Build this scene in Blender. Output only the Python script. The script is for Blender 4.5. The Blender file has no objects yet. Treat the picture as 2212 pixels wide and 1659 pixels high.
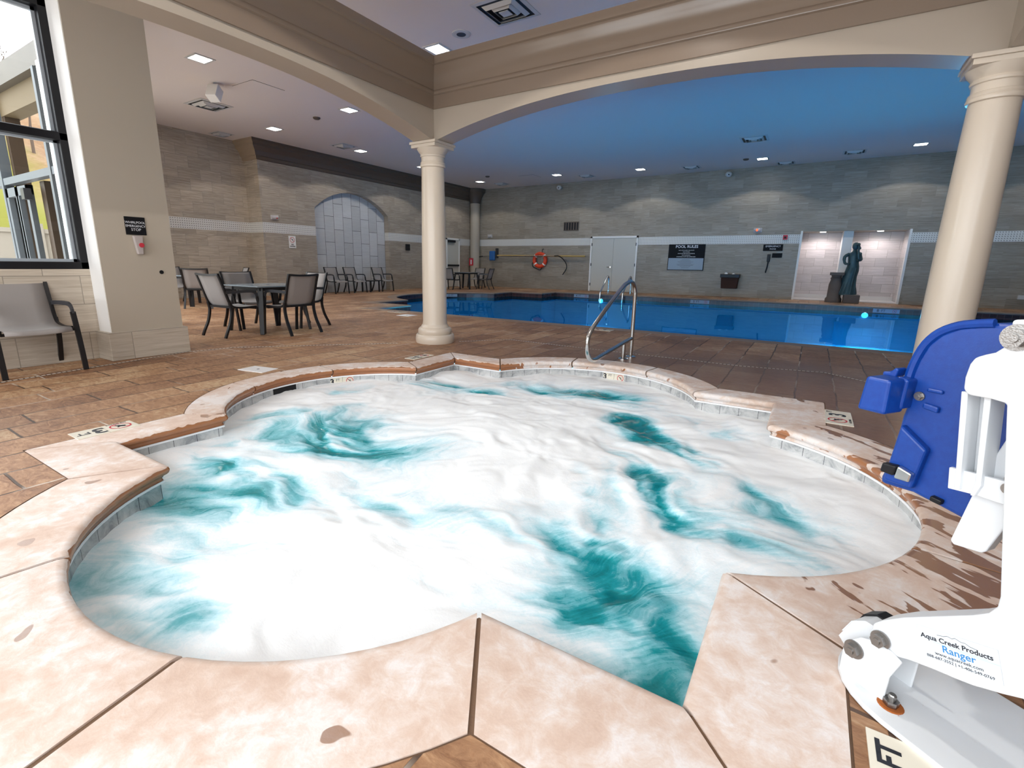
import bpy, bmesh, math, random
import numpy as np
from mathutils import Vector, Matrix
random.seed(7)
S = bpy.context.scene
COL = S.collection
PI = math.pi

# ------------------------------------------------------------------ helpers
def link(o, parent=None):
    COL.objects.link(o)
    if parent: o.parent = parent
    return o
def obj(name, bm, m, parent=None, smooth=False, bevel=0, seg=2, recalc=True):
    me = bpy.data.meshes.new(name)
    if recalc: bmesh.ops.recalc_face_normals(bm, faces=bm.faces)
    bm.to_mesh(me); bm.free()
    if m: me.materials.append(m)
    if smooth:
        for p in me.polygons: p.use_smooth = True
    o = bpy.data.objects.new(name, me)
    link(o, parent)
    if smooth and smooth != 'all':
        try: me.set_sharp_from_angle(angle=math.radians(40))
        except Exception: pass
    if bevel:
        b = o.modifiers.new('bevel', 'BEVEL'); b.width = bevel; b.segments = seg; b.limit_method = 'ANGLE'
    return o
def thing(name, label, cat, loc=(0,0,0), rz=0, group=None):
    o = bpy.data.objects.new(name, None); link(o)
    o.empty_display_size = .1
    o.location = loc; o.rotation_euler = (0,0,rz)
    o['label'] = label; o['category'] = cat
    if group: o['group'] = group
    return o
def tag(o, label, cat, group=None, kind=None):
    o['label'] = label; o['category'] = cat
    if group: o['group'] = group
    if kind: o['kind'] = kind
    return o
def struct(name, bm, m, parent=None, **k):
    o = obj(name, bm, m, parent, **k)
    if not parent: o['kind'] = 'structure'
    return o
def dup(root, loc, rz, label, group=None):
    r = root.copy(); COL.objects.link(r); r.location = loc; r.rotation_euler = (0,0,rz); r['label'] = label
    if group: r['group'] = group
    for ch in list(root.children):
        c = ch.copy(); COL.objects.link(c); c.parent = r
        for g in list(ch.children):
            d = g.copy(); COL.objects.link(d); d.parent = c
    return r
def B(): return bmesh.new()
def box(bm, x0,x1,y0,y1,z0,z1, M=None):
    vs = [bm.verts.new((x,y,z)) for x in (x0,x1) for y in (y0,y1) for z in (z0,z1)]
    for f in ((0,1,3,2),(4,6,7,5),(0,4,5,1),(2,3,7,6),(0,2,6,4),(1,5,7,3)): bm.faces.new([vs[i] for i in f])
    if M: bmesh.ops.transform(bm, matrix=M, verts=vs)
    return bm
def lathe(bm, prof, n=32, c=(0,0), closed=True):
    rings = []
    for r, z in prof:
        rings.append([bm.verts.new((c[0]+r*math.cos(2*PI*i/n), c[1]+r*math.sin(2*PI*i/n), z)) for i in range(n)])
    for a, b in zip(rings, rings[1:]):
        for i in range(n): bm.faces.new((a[i], a[(i+1)%n], b[(i+1)%n], b[i]))
    if closed:
        bm.faces.new(rings[0]); bm.faces.new(rings[-1])
    return bm
def cat_rom(pts, k=6):
    P = [Vector(p) for p in pts]; out = []
    for i in range(len(P)-1):
        p0 = P[i-1] if i else P[0]*2-P[1]; p1, p2 = P[i], P[i+1]; p3 = P[i+2] if i+2 < len(P) else P[-1]*2-P[-2]
        for j in range(k):
            t = j/k
            out.append(.5*((2*p1)+(p2-p0)*t+(2*p0-5*p1+4*p2-p3)*t*t+(3*p1-p0-3*p2+p3)*t**3))
    out.append(P[-1]); return out
def tube(bm, pts, r=.02, n=10, wh=None, smooth=0, ref=(0,0,1), closed=False, radii=None):
    P = cat_rom(pts, smooth) if smooth else [Vector(p) for p in pts]
    ref = Vector(ref); rings = []; N = len(P); prev = None
    for i, p in enumerate(P):
        if closed: t = (P[(i+1)%N]-P[i-1])
        else: t = P[min(i+1,N-1)]-P[max(i-1,0)]
        t.normalize()
        a = prev if prev is not None else ref
        s = t.cross(a)
        if s.length < 1e-4: s = t.cross(Vector((1,.1,0)))
        s.normalize(); up = s.cross(t).normalized(); prev = up
        rr = radii[min(int(i*len(radii)/N), len(radii)-1)] if radii else r
        if wh:
            w, h = wh[0]/2, wh[1]/2
            if radii: w *= rr; h *= rr
            q = [s*w+up*h, -s*w+up*h, -s*w-up*h, s*w-up*h]
        else: q = [s*(rr*math.cos(2*PI*k/n))+up*(rr*math.sin(2*PI*k/n)) for k in range(n)]
        rings.append([bm.verts.new(p+v) for v in q])
    m = len(rings[0])
    for a, b in list(zip(rings, rings[1:]))+([(rings[-1], rings[0])] if closed else []):
        for k in range(m): bm.faces.new((a[k], a[(k+1)%m], b[(k+1)%m], b[k]))
    if not closed: bm.faces.new(rings[0]); bm.faces.new(rings[-1])
    return bm
def prism(bm, poly, f0, f1):
    """poly 2d points; f0/f1 map (a,b)->3d for the two caps"""
    A = [bm.verts.new(f0(a,b)) for a,b in poly]; Bv = [bm.verts.new(f1(a,b)) for a,b in poly]
    bm.faces.new(A); bm.faces.new(Bv[::-1]); n = len(A)
    for i in range(n): bm.faces.new((A[i],A[(i+1)%n],Bv[(i+1)%n],Bv[i]))
    return bm
def fill(bm, loops):
    es = []
    for lp in loops:
        vs = [bm.verts.new(p) for p in lp]
        es += [bm.edges.new((vs[i], vs[(i+1)%len(vs)])) for i in range(len(vs))]
    bmesh.ops.triangle_fill(bm, use_beauty=True, use_dissolve=False, edges=es)
    return bm
def blob(bm, c, r, n=12):
    bmesh.ops.create_uvsphere(bm, u_segments=n, v_segments=max(6,n//2), radius=1, matrix=Matrix.Translation(c) @ Matrix.Diagonal((r[0],r[1],r[2],1)))
    return bm
def cyl(bm, a, b, r, n=16, r2=None):
    return tube(bm, [a, b], r, n, radii=[r, r2 if r2 else r])
_txt = {}
def text(name, s, size, m, parent, M, ext=.0006, align='CENTER', sx=1, bold=0):
    cu = bpy.data.curves.new('t', 'FONT'); cu.body = s; cu.size = size; cu.extrude = ext; cu.align_x = align; cu.align_y = 'CENTER'
    cu.offset = bold; cu.resolution_u = 3
    t = bpy.data.objects.new('t', cu); COL.objects.link(t)
    bpy.context.view_layer.update()
    me = bpy.data.meshes.new_from_object(t.evaluated_get(bpy.context.evaluated_depsgraph_get()))
    bpy.data.objects.remove(t); bpy.data.curves.remove(cu)
    me.name = name; me.transform(Matrix.Diagonal((sx,1,1,1))); me.transform(M); me.materials.clear(); me.materials.append(m)
    o = bpy.data.objects.new(name, me); link(o, parent); return o
def frame(o, x, y):
    x = Vector(x).normalized(); y = Vector(y).normalized(); z = x.cross(y)
    return Matrix(((x.x,y.x,z.x,o[0]),(x.y,y.y,z.y,o[1]),(x.z,y.z,z.z,o[2]),(0,0,0,1)))

# ------------------------------------------------------------------ materials
class N:
    def __init__(s, name):
        s.m = bpy.data.materials.new(name); s.m.use_nodes = True; s.t = s.m.node_tree; s.t.nodes.clear()
        s.out = s.n('ShaderNodeOutputMaterial'); s.b = s.n('ShaderNodeBsdfPrincipled'); s.l(s.b.outputs[0], s.out.inputs[0])
    def n(s, typ, **k):
        x = s.t.nodes.new(typ)
        for a, v in k.items(): setattr(x, a, v)
        return x
    def l(s, a, b): s.t.links.new(a, b)
    def set(s, **k):
        for a, v in k.items():
            i = s.b.inputs[a.replace('_',' ')]
            if hasattr(v, 'is_linked') or hasattr(v, 'links'): s.l(v, i)
            else: i.default_value = (*v, 1) if isinstance(v, tuple) and len(v) == 3 else v
        return s.m
    def pos(s):
        return s.n('ShaderNodeNewGeometry').outputs['Position']
    def objc(s): return s.n('ShaderNodeTexCoord').outputs['Object']
    def val(s, node, i, v):
        if hasattr(v, 'links'): s.l(v, node.inputs[i])
        else: node.inputs[i].default_value = v
    def math(s, op, a, b=0, c=0):
        x = s.n('ShaderNodeMath', operation=op)
        s.val(x,0,a); s.val(x,1,b)
        if op in ('MULTIPLY_ADD','SMOOTH_MIN','COMPARE'): s.val(x,2,c)
        return x.outputs[0]
    def noise(s, vec, scale, detail=4, rough=.55, dist=0, sc=None):
        if sc:
            mp = s.n('ShaderNodeMapping'); mp.inputs['Scale'].default_value = sc; s.l(vec, mp.inputs[0]); vec = mp.outputs[0]
        x = s.n('ShaderNodeTexNoise'); s.l(vec, x.inputs['Vector'])
        x.inputs['Scale'].default_value = scale; x.inputs['Detail'].default_value = detail
        x.inputs['Roughness'].default_value = rough; x.inputs['Distortion'].default_value = dist
        return x.outputs['Fac']
    def ramp(s, f, st, interp='LINEAR'):
        x = s.n('ShaderNodeValToRGB'); s.l(f, x.inputs[0]); x.color_ramp.interpolation = interp
        e = x.color_ramp.elements
        while len(e) < len(st): e.new(.5)
        for k, (p, c) in enumerate(st):
            e[k].position = p; e[k].color = (c,c,c,1) if isinstance(c,(int,float)) else (*c,1)
        return x.outputs[0]
    def mix(s, f, a, b, mode='MIX'):
        x = s.n('ShaderNodeMix', data_type='RGBA', blend_type=mode)
        s.val(x,0,f)
        for i, v in ((6,a),(7,b)):
            if hasattr(v,'links'): s.l(v, x.inputs[i])
            else: x.inputs[i].default_value = (*v,1) if len(v)==3 else v
        return x.outputs[2]
    def bump(s, h, st=.3, d=.01):
        x = s.n('ShaderNodeBump'); x.inputs['Strength'].default_value = st; x.inputs['Distance'].default_value = d
        s.l(h, x.inputs['Height']); s.l(x.outputs[0], s.b.inputs['Normal'])
def simple(name, c, rough=.5, metal=0, spec=.5, bumps=0, bs=80, var=0):
    k = N(name); k.set(Base_Color=c, Roughness=rough, Metallic=metal); k.b.inputs['Specular IOR Level'].default_value = spec
    if var:
        f = k.noise(k.pos(), 3, 4); k.set(Base_Color=k.mix(f, tuple(v*(1-var) for v in c), tuple(min(1,v*(1+var)) for v in c)))
    if bumps: k.bump(k.noise(k.pos(), bs, 3), bumps, .002)
    return k.m
def emis(name, c, st):
    k = N(name); k.set(Base_Color=c, Emission_Color=c, Emission_Strength=st); return k.m

def tile_wall(name, c1, c2, w=.61, h=.305, off=.5, mortar=(.30,.26,.21), band=True, vert=False, ms=.004):
    k = N(name)
    sp = k.n('ShaderNodeSeparateXYZ'); k.l(k.pos(), sp.inputs[0])
    u = k.math('ADD', sp.outputs[0], sp.outputs[1]); z = sp.outputs[2]
    cb = k.n('ShaderNodeCombineXYZ')
    if vert: k.l(z, cb.inputs[0]); k.l(u, cb.inputs[1])
    else: k.l(u, cb.inputs[0]); k.l(z, cb.inputs[1])
    br = k.n('ShaderNodeTexBrick'); k.l(cb.outputs[0], br.inputs['Vector'])
    br.offset = off; br.inputs['Scale'].default_value = 1; br.inputs['Brick Width'].default_value = w; br.inputs['Row Height'].default_value = h
    br.inputs['Mortar Size'].default_value = ms; br.inputs['Mortar Smooth'].default_value = .2; br.inputs['Bias'].default_value = 0
    br.inputs['Color1'].default_value = (0,0,0,1); br.inputs['Color2'].default_value = (1,1,1,1); br.inputs['Mortar'].default_value = (.5,.5,.5,1)
    rnd = br.outputs['Color']
    # horizontal travertine grain, shifted per tile
    c3 = k.n('ShaderNodeCombineXYZ'); k.l(u, c3.inputs[0]); k.l(z, c3.inputs[2]); k.l(k.math('MULTIPLY', rnd, 9), c3.inputs[1])
    g1 = k.noise(c3.outputs[0], 1, 6, .65, .6, (1.6, 1, 34)); g2 = k.noise(c3.outputs[0], 1, 5, .6, .3, (3.5, 1, 110))
    g = k.math('ADD', k.math('MULTIPLY', g1, .65), k.math('MULTIPLY', g2, .45))
    col = k.mix(k.ramp(g, [(.38,0),(.68,1)]), c1, c2)
    tv = k.math('MULTIPLY_ADD', rnd, .22, .89)
    x = k.n('ShaderNodeVectorMath', operation='SCALE'); k.l(col, x.inputs[0]); k.l(tv, x.inputs['Scale'])
    col = k.mix(br.outputs['Fac'], x.outputs[0], mortar)
    rough = .42
    if band:
        fu = k.math('FRACT', k.math('DIVIDE', u, .062)); fz = k.math('FRACT', k.math('DIVIDE', k.math('SUBTRACT', z, 1.975), .062))
        du = k.math('ABSOLUTE', k.math('SUBTRACT', fu, .5)); dz = k.math('ABSOLUTE', k.math('SUBTRACT', fz, .5))
        dot = k.math('LESS_THAN', k.math('MAXIMUM', du, dz), .2)
        edge = k.math('GREATER_THAN', k.math('MAXIMUM', du, dz), .475)
        bc = k.mix(dot, (.74,.72,.68), (.22,.20,.18)); bc = k.mix(k.math('MULTIPLY', edge, .35), bc, (.45,.42,.38))
        inb = k.math('LESS_THAN', k.math('ABSOLUTE', k.math('SUBTRACT', z, 2.13)), .155)
        col = k.mix(inb, col, bc)
    k.set(Base_Color=col, Roughness=rough)
    k.bump(k.math('SUBTRACT', k.math('MULTIPLY', g, .3), k.math('MULTIPLY', br.outputs['Fac'], 1)), .25, .003)
    return k.m

M = {}
M['wall'] = tile_wall('travertine_tile', (.205,.168,.13), (.37,.325,.265))  # travertine with the dim far end's shade in its tones
M['wall_lit'] = tile_wall('lit_travertine_tile', (.30,.235,.17), (.55,.47,.375))  # same travertine, paler and warmer where daylight falls on it
M['wall_half_lit'] = tile_wall('half_lit_travertine_tile', (.25,.20,.15), (.46,.395,.32))  # same travertine again, half-lit tones for the arch wall
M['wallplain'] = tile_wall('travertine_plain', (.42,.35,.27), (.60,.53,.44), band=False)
M['niche'] = tile_wall('niche_tile', (.48,.42,.40), (.66,.60,.58), w=.61, h=.3, band=False)
M['panel'] = tile_wall('pale_vertical_tile', (.50,.50,.50), (.60,.60,.60), w=.9, h=.42, band=False, vert=True, mortar=(.10,.10,.10), ms=.008)
M['paint'] = simple('beige_paint', (.46,.40,.32), .55, bumps=.15, bs=220)
M['gloss'] = simple('satin_taupe_paint', (.24,.18,.135), .2)
M['column'] = simple('column_paint', (.66,.57,.47), .28, bumps=.08, bs=90)
M['ceiling'] = simple('ceiling_paint', (.78,.69,.63), .8, bumps=.3, bs=140)
M['crown'] = simple('brown_crown_paint', (.11,.08,.06), .5)
M['white'] = simple('white_powder_coat', (.72,.745,.77), .3)
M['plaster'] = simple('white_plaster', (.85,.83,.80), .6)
M['black'] = simple('black_frame', (.009,.009,.011), .4, spec=.3)
M['blackplate'] = simple('black_sign_plate', (.008,.008,.01), .6, spec=.15)
M['metal'] = simple('stainless_steel', (.62,.62,.62), .16, 1)
M['zinc'] = simple('zinc_bolt', (.30,.29,.28), .32, 1, bumps=.3, bs=300)
M['alu'] = simple('aluminium_frame', (.50,.55,.60), .4, .3)
M['chairframe'] = simple('charcoal_metal', (.014,.013,.014), .4, spec=.35)
M['alu_out'] = simple('dimmed_aluminium', (.10,.115,.13), .5)  # darkened copy of the frame aluminium, offsetting strong outdoor daylight
M['chairgrey'] = simple('grey_metal', (.035,.036,.042), .4)
M['door'] = simple('cream_door', (.56,.54,.48), .45)
M['trim'] = simple('white_pvc_trim', (.92,.93,.95), .3)
M['red'] = simple('red_print', (.55,.03,.05), .5)
M['ink'] = simple('black_print', (.01,.012,.02), .5)
M['inkblue'] = simple('blue_print', (.02,.22,.55), .5)
M['cyan'] = simple('pale_cyan_print', (.45,.75,.88), .5)
M['cream'] = simple('cream_tile', (.80,.75,.63), .25)
M['paper'] = simple('white_plastic_lid', (.86,.85,.85), .4)
M['whiteprint'] = simple('white_print', (.75,.76,.8), .5)
M['label'] = simple('label_film', (.64,.70,.76), .25)
M['signgrey'] = simple('pale_blue_grey_panel', (.30,.37,.44), .5)
M['yellow'] = simple('yellow_wood_pole', (.50,.33,.10), .5)
M['orange'] = simple('orange_ring', (.80,.06,.015), .45)
M['bluep'] = simple('blue_brush_plastic', (.02,.12,.35), .5)
M['bronze'] = simple('verdigris_bronze', (.045,.085,.095), .45, .4, bumps=.4, bs=40, var=.4)
M['pedestal'] = simple('stone_pedestal', (.13,.10,.085), .7, bumps=.4, bs=40, var=.3)
M['binbrown'] = simple('brown_bin', (.045,.015,.008), .6, spec=.2)
M['soft'] = simple('louvre_white', (.60,.58,.56), .5)
M['lamp'] = emis('lamp_lens', (1,.97,.92), 28)
M['poollamp'] = emis('pool_lamp_lens', (.45,.85,1), 5)
M['redglow'] = emis('red_strobe_glow', (1,.08,.02), 3)
M['clear'] = simple('strobe_plastic', (.55,.52,.52), .15)

def mk_blue():
    k = N('blue_rotomoulded_plastic'); f = k.noise(k.pos(), 60, 3)
    k.set(Base_Color=k.mix(f, (.001,.032,.24), (.003,.065,.36)), Roughness=.38)
    k.bump(k.noise(k.pos(), 260, 2), .12, .002); return k.m
M['blue'] = mk_blue()

def mk_white_rust():
    k = N('white_coat_with_rust_chips'); p = k.pos()
    a = k.noise(p, 9, 5, .6); b = k.noise(p, 45, 4, .7)
    f = k.ramp(k.math('ADD', k.math('MULTIPLY', a, .6), k.math('MULTIPLY', b, .4)), [(.655,0),(.67,1)])
    k.set(Base_Color=k.mix(f, (.74,.765,.79), (.42,.14,.03)), Roughness=.3); return k.m
M['whiterust'] = mk_white_rust()
M['rust'] = simple('rust', (.33,.09,.015), .9, bumps=.5, bs=120, var=.5)

def mk_sling():
    k = N('mesh_sling_fabric'); p = k.objc()
    w = k.n('ShaderNodeTexWave', wave_type='BANDS', bands_direction='X'); w.inputs['Scale'].default_value = 160; k.l(p, w.inputs[0])
    k.set(Base_Color=k.mix(w.outputs['Fac'], (.25,.225,.21), (.33,.30,.285)), Roughness=.75, Sheen_Weight=.2); return k.m
M['sling'] = mk_sling()
def mk_tabletop():
    k = N('speckled_grey_tabletop'); f = k.noise(k.pos(), 40, 5, .7)
    k.set(Base_Color=k.mix(f, (.11,.14,.16), (.26,.30,.33)), Roughness=.22); return k.m
M['tabletop'] = mk_tabletop()

def mk_deck():
    k = N('stamped_stone_deck'); p = k.pos()
    wob = k.noise(p, 3.5, 3); wv = k.n('ShaderNodeVectorMath', operation='SCALE')
    off = k.n('ShaderNodeTexNoise'); off.inputs['Scale'].default_value = 4; k.l(p, off.inputs[0])
    sb = k.n('ShaderNodeVectorMath', operation='SUBTRACT'); k.l(off.outputs['Color'], sb.inputs[0]); sb.inputs[1].default_value = (.5,.5,.5)
    k.l(sb.outputs[0], wv.inputs[0]); wv.inputs['Scale'].default_value = .03
    ad = k.n('ShaderNodeVectorMath', operation='ADD'); k.l(p, ad.inputs[0]); k.l(wv.outputs[0], ad.inputs[1])
    mp = k.n('ShaderNodeMapping'); k.l(ad.outputs[0], mp.inputs[0]); mp.inputs['Rotation'].default_value = (0,0,math.radians(90))
    br = k.n('ShaderNodeTexBrick'); k.l(mp.outputs[0], br.inputs['Vector']); br.offset = .37; br.squash = 1.6; br.squash_frequency = 3
    for a, v in (('Scale',1),('Brick Width',.62),('Row Height',.31),('Mortar Size',.008),('Mortar Smooth',.3),('Bias',0)): br.inputs[a].default_value = v
    br.inputs['Color1'].default_value = (0,0,0,1); br.inputs['Color2'].default_value = (1,1,1,1); br.inputs['Mortar'].default_value = (.5,.5,.5,1)
    big = k.noise(p, .9, 4, .6, .8); fine = k.noise(p, 9, 6, .7, 1.5, (1,2.2,1)); vf = k.noise(p, 60, 3, .7)
    t = k.math('ADD', k.math('ADD', k.math('MULTIPLY', big, .35), k.math('MULTIPLY', fine, .50)), k.math('MULTIPLY', br.outputs['Color'], .12))
    col = k.ramp(t, [(.34,(.13,.055,.025)),(.43,(.27,.125,.055)),(.53,(.44,.24,.12)),(.63,(.62,.43,.25))])
    # grout: dark cracks and pale worn lines
    pale = k.ramp(k.noise(p, 1.4, 2), [(.52,0),(.6,1)])
    gc = k.mix(pale, (.05,.025,.015), (.62,.52,.42))
    col = k.mix(br.outputs['Fac'], col, gc)
    col = k.mix(k.math('MULTIPLY', vf, .3), col, (.22,.13,.08))
    # wet, darker and smoother zone behind the tub
    sp = k.n('ShaderNodeSeparateXYZ'); k.l(p, sp.inputs[0])
    wz = k.math('MULTIPLY', k.ramp(k.math('ADD', sp.outputs[0], k.math('MULTIPLY', big, 2.0)), [(.0,0),(1,1)]), 1)
    mr = k.n('ShaderNodeMapRange'); k.l(k.math('ADD', sp.outputs[0], k.math('MULTIPLY', big, 1.6)), mr.inputs[0]); mr.inputs[1].default_value = -3.6; mr.inputs[2].default_value = -1.2
    my = k.n('ShaderNodeMapRange'); k.l(k.math('ADD', sp.outputs[1], big), my.inputs[0]); my.inputs[1].default_value = 8.0; my.inputs[2].default_value = 6.7
    m3 = k.n('ShaderNodeMapRange'); k.l(sp.outputs[1], m3.inputs[0]); m3.inputs[1].default_value = 1.0; m3.inputs[2].default_value = 2.2
    wet = k.math('MULTIPLY', k.math('MULTIPLY', mr.outputs[0], my.outputs[0]), m3.outputs[0])
    col = k.mix(k.math('MULTIPLY', wet, .62), col, (.12,.052,.026))
    k.set(Base_Color=col, Roughness=k.math('SUBTRACT', .55, k.math('MULTIPLY', wet, .22)))
    k.bump(k.math('SUBTRACT', k.math('MULTIPLY', fine, .5), k.math('MULTIPLY', br.outputs['Fac'], 1)), .5, .006)
    return k.m
M['deck'] = mk_deck()

def mk_coping(name='pink_sandstone_coping', wetbias=0):
    k = N(name); p = k.pos()
    a = k.noise(p, 2.2, 5, .62, .6); b = k.noise(p, 14, 6, .7, .5); c = k.noise(p, 150, 3, .6)
    t = k.math('ADD', k.math('MULTIPLY', a, .6), k.math('MULTIPLY', b, .4))
    col = k.ramp(t, [(.36,(.62,.45,.36)),(.45,(.70,.54,.45)),(.51,(.76,.64,.57)),(.58,(.84,.79,.77))])
    col = k.mix(k.math('MULTIPLY', c, .25), col, (.52,.38,.29))
    # wet splashes: more on the right of the tub and along the far rim
    sp = k.n('ShaderNodeSeparateXYZ'); k.l(p, sp.inputs[0])
    dx = k.n('ShaderNodeMapRange'); k.l(sp.outputs[0], dx.inputs[0]); dx.inputs[1].default_value = -.2; dx.inputs[2].default_value = .7; dx.inputs[4].default_value = .20
    dy = k.n('ShaderNodeMapRange'); k.l(sp.outputs[1], dy.inputs[0]); dy.inputs[1].default_value = 1.2; dy.inputs[2].default_value = 1.9; dy.inputs[3].default_value = -.10; dy.inputs[4].default_value = 0
    zz = k.n('ShaderNodeMapRange'); k.l(sp.outputs[2], zz.inputs[0]); zz.inputs[1].default_value = -.002; zz.inputs[2].default_value = -.03; zz.inputs[4].default_value = .06
    mp = k.n('ShaderNodeMapping'); k.l(p, mp.inputs[0]); mp.inputs['Rotation'].default_value = (0,0,math.radians(42)); mq = k.n('ShaderNodeMapping'); k.l(mp.outputs[0], mq.inputs[0]); mq.inputs['Scale'].default_value = (.9,4.2,1); mp = mq
    nz = k.noise(mp.outputs[0], 2.6, 3, .5, 1.1); n2 = k.noise(p, 9, 2, .5, .4)
    w = k.math('ADD', k.math('MULTIPLY', nz, .8), k.math('MULTIPLY', n2, .2))
    lf = k.n('ShaderNodeMapRange'); k.l(k.math('ADD', sp.outputs[0], k.math('MULTIPLY', k.math('MAXIMUM', k.math('SUBTRACT', sp.outputs[1], 3), 0), .5)), lf.inputs[0]); lf.inputs[1].default_value = -1.7; lf.inputs[2].default_value = -2.05
    zl = k.n('ShaderNodeMapRange'); k.l(sp.outputs[2], zl.inputs[0]); zl.inputs[1].default_value = -.001; zl.inputs[2].default_value = -.02; zl.inputs[4].default_value = .42
    w = k.math('ADD', w, k.math('MULTIPLY', lf.outputs[0], zl.outputs[0]))
    for e in (dx, dy, zz): w = k.math('ADD', w, e.outputs[0])
    wet = k.ramp(w, [(.675,0),(.688,1)])
    spt = k.ramp(k.noise(p, 5.5, 2, .4, .3), [(.715,0),(.722,1)]); wet = k.math('MAXIMUM', wet, k.math('MULTIPLY', spt, .8))
    col = k.mix(k.math('MULTIPLY', wet, .93), col, k.mix(k.math('MULTIPLY', zl.outputs[0], 2), (.25,.115,.055), (.38,.13,.035)))
    k.set(Base_Color=col, Roughness=k.math('SUBTRACT', .6, k.math('MULTIPLY', wet, .4)))
    k.bump(k.math('ADD', k.math('MULTIPLY', c, .4), b), .25, .003)
    return k.m
M['coping'] = mk_coping()
M['grout'] = simple('sandy_grout', (.17,.10,.06), .9, bumps=.8, bs=150, var=.4)
def mk_marble():
    k = N('grey_marble_waterline_tile'); p = k.pos()
    f = k.noise(p, 5, 7, .7, 1.6)
    sp = k.n('ShaderNodeSeparateXYZ'); k.l(p, sp.inputs[0])
    al = k.n('ShaderNodeAttribute', attribute_name='along').outputs['Fac']
    jt = k.math('LESS_THAN', k.math('FRACT', k.math('DIVIDE', al, .152)), .022)
    col = k.ramp(f, [(.35,(.30,.31,.32)),(.5,(.52,.53,.53)),(.65,(.64,.64,.63))])
    k.set(Base_Color=k.mix(jt, col, (.05,.05,.06)), Roughness=.2); return k.m
M['marble'] = mk_marble()

def mk_foam():
    k = N('churning_spa_water')
    at = k.n('ShaderNodeAttribute', attribute_name='foam'); f = at.outputs['Fac']
    fl = k.n('ShaderNodeAttribute', attribute_name='flow').outputs['Vector']
    s1 = k.noise(fl, 1, 5, .65, .4, (3.2, 26, 1)); s2 = k.noise(k.pos(), 38, 4, .7, .6)
    g = k.math('ADD', f, k.math('MULTIPLY', k.math('MULTIPLY', k.math('SUBTRACT', s1, .5), k.math('SUBTRACT', 1.12, f)), .62))
    g = k.math('ADD', g, k.math('MULTIPLY', k.math('SUBTRACT', s2, .5), .20))
    col = k.ramp(g, [(.08,(.0,.16,.18)),(.26,(.01,.29,.33)),(.42,(.17,.50,.57)),(.55,(.48,.74,.82)),(.69,(.80,.90,.95)),(.84,(.94,.965,.98))])
    k.set(Base_Color=col, Roughness=k.ramp(g, [(.2,.12),(.6,.6)]))
    k.b.inputs['Subsurface Weight'].default_value = .0
    k.bump(k.math('ADD', k.math('MULTIPLY', s1, .5), k.math('MULTIPLY', s2, .8)), .14, .012)
    return k.m
M['foam'] = mk_foam()

def mk_poolwater():
    k = N('clear_pool_water'); t = k.t
    nt = k.noise(k.pos(), 1.6, 3, .5, .3); n2 = k.noise(k.pos(), 14, 2)
    h = k.math('ADD', nt, k.math('MULTIPLY', n2, .05))
    bp = k.n('ShaderNodeBump'); bp.inputs['Strength'].default_value = .05; bp.inputs['Distance'].default_value = .02; k.l(h, bp.inputs['Height'])
    tr = k.n('ShaderNodeBsdfTransparent'); tr.inputs[0].default_value = (.10,.56,.86,1)
    gl = k.n('ShaderNodeBsdfGlossy'); gl.inputs['Roughness'].default_value = .015; gl.inputs[0].default_value = (.20,.60,.95,1); k.l(bp.outputs[0], gl.inputs['Normal'])
    fr = k.n('ShaderNodeFresnel'); fr.inputs[0].default_value = 1.33; k.l(bp.outputs[0], fr.inputs['Normal'])
    mx = k.n('ShaderNodeMixShader'); k.l(fr.outputs[0], mx.inputs[0]); k.l(tr.outputs[0], mx.inputs[1]); k.l(gl.outputs[0], mx.inputs[2])
    k.l(mx.outputs[0], k.out.inputs[0]); return k.m
M['poolwater'] = mk_poolwater()
M['basin'] = simple('blue_pool_plaster', (.07,.50,.80), .7)
M['poolcoping'] = simple('tan_pool_coping', (.26,.18,.13), .5, bumps=.3, bs=60, var=.25)
def mk_pooltile():
    k = N('dark_pool_tile'); p = k.pos()
    sp = k.n('ShaderNodeSeparateXYZ'); k.l(p, sp.inputs[0]); u = k.math('ADD', sp.outputs[0], sp.outputs[1])
    cb = k.n('ShaderNodeCombineXYZ'); k.l(u, cb.inputs[0]); k.l(sp.outputs[2], cb.inputs[1])
    br = k.n('ShaderNodeTexBrick'); k.l(cb.outputs[0], br.inputs[0]); br.offset = 0
    for a, v in (('Scale',1),('Brick Width',.15),('Row Height',.15),('Mortar Size',.006)): br.inputs[a].default_value = v
    br.inputs['Color1'].default_value = (.09,.03,.025,1); br.inputs['Color2'].default_value = (.035,.014,.014,1); br.inputs['Mortar'].default_value = (.11,.06,.05,1)
    k.set(Base_Color=br.outputs['Color'], Roughness=.25); return k.m
M['pooltile'] = mk_pooltile()
def mk_glass():
    k = N('window_glass'); tr = k.n('ShaderNodeBsdfTransparent'); tr.inputs[0].default_value = (.96,.97,.97,1)
    gl = k.n('ShaderNodeBsdfGlossy'); gl.inputs['Roughness'].default_value = 0
    fr = k.n('ShaderNodeFresnel'); fr.inputs[0].default_value = 1.45
    mx = k.n('ShaderNodeMixShader'); k.l(fr.outputs[0], mx.inputs[0]); k.l(tr.outputs[0], mx.inputs[1]); k.l(gl.outputs[0], mx.inputs[2])
    k.l(mx.outputs[0], k.out.inputs[0]); return k.m
M['glass'] = mk_glass()
def mk_drain():
    k = N('slotted_drain_grate'); p = k.objc(); f = k.n('ShaderNodeAttribute', attribute_name='along').outputs['Fac']
    g = k.math('LESS_THAN', k.math('FRACT', k.math('DIVIDE', f, .042)), .3)
    k.set(Base_Color=k.mix(g, (.62,.57,.50), (.10,.07,.05)), Roughness=.5); return k.m
M['drain'] = mk_drain()
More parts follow.
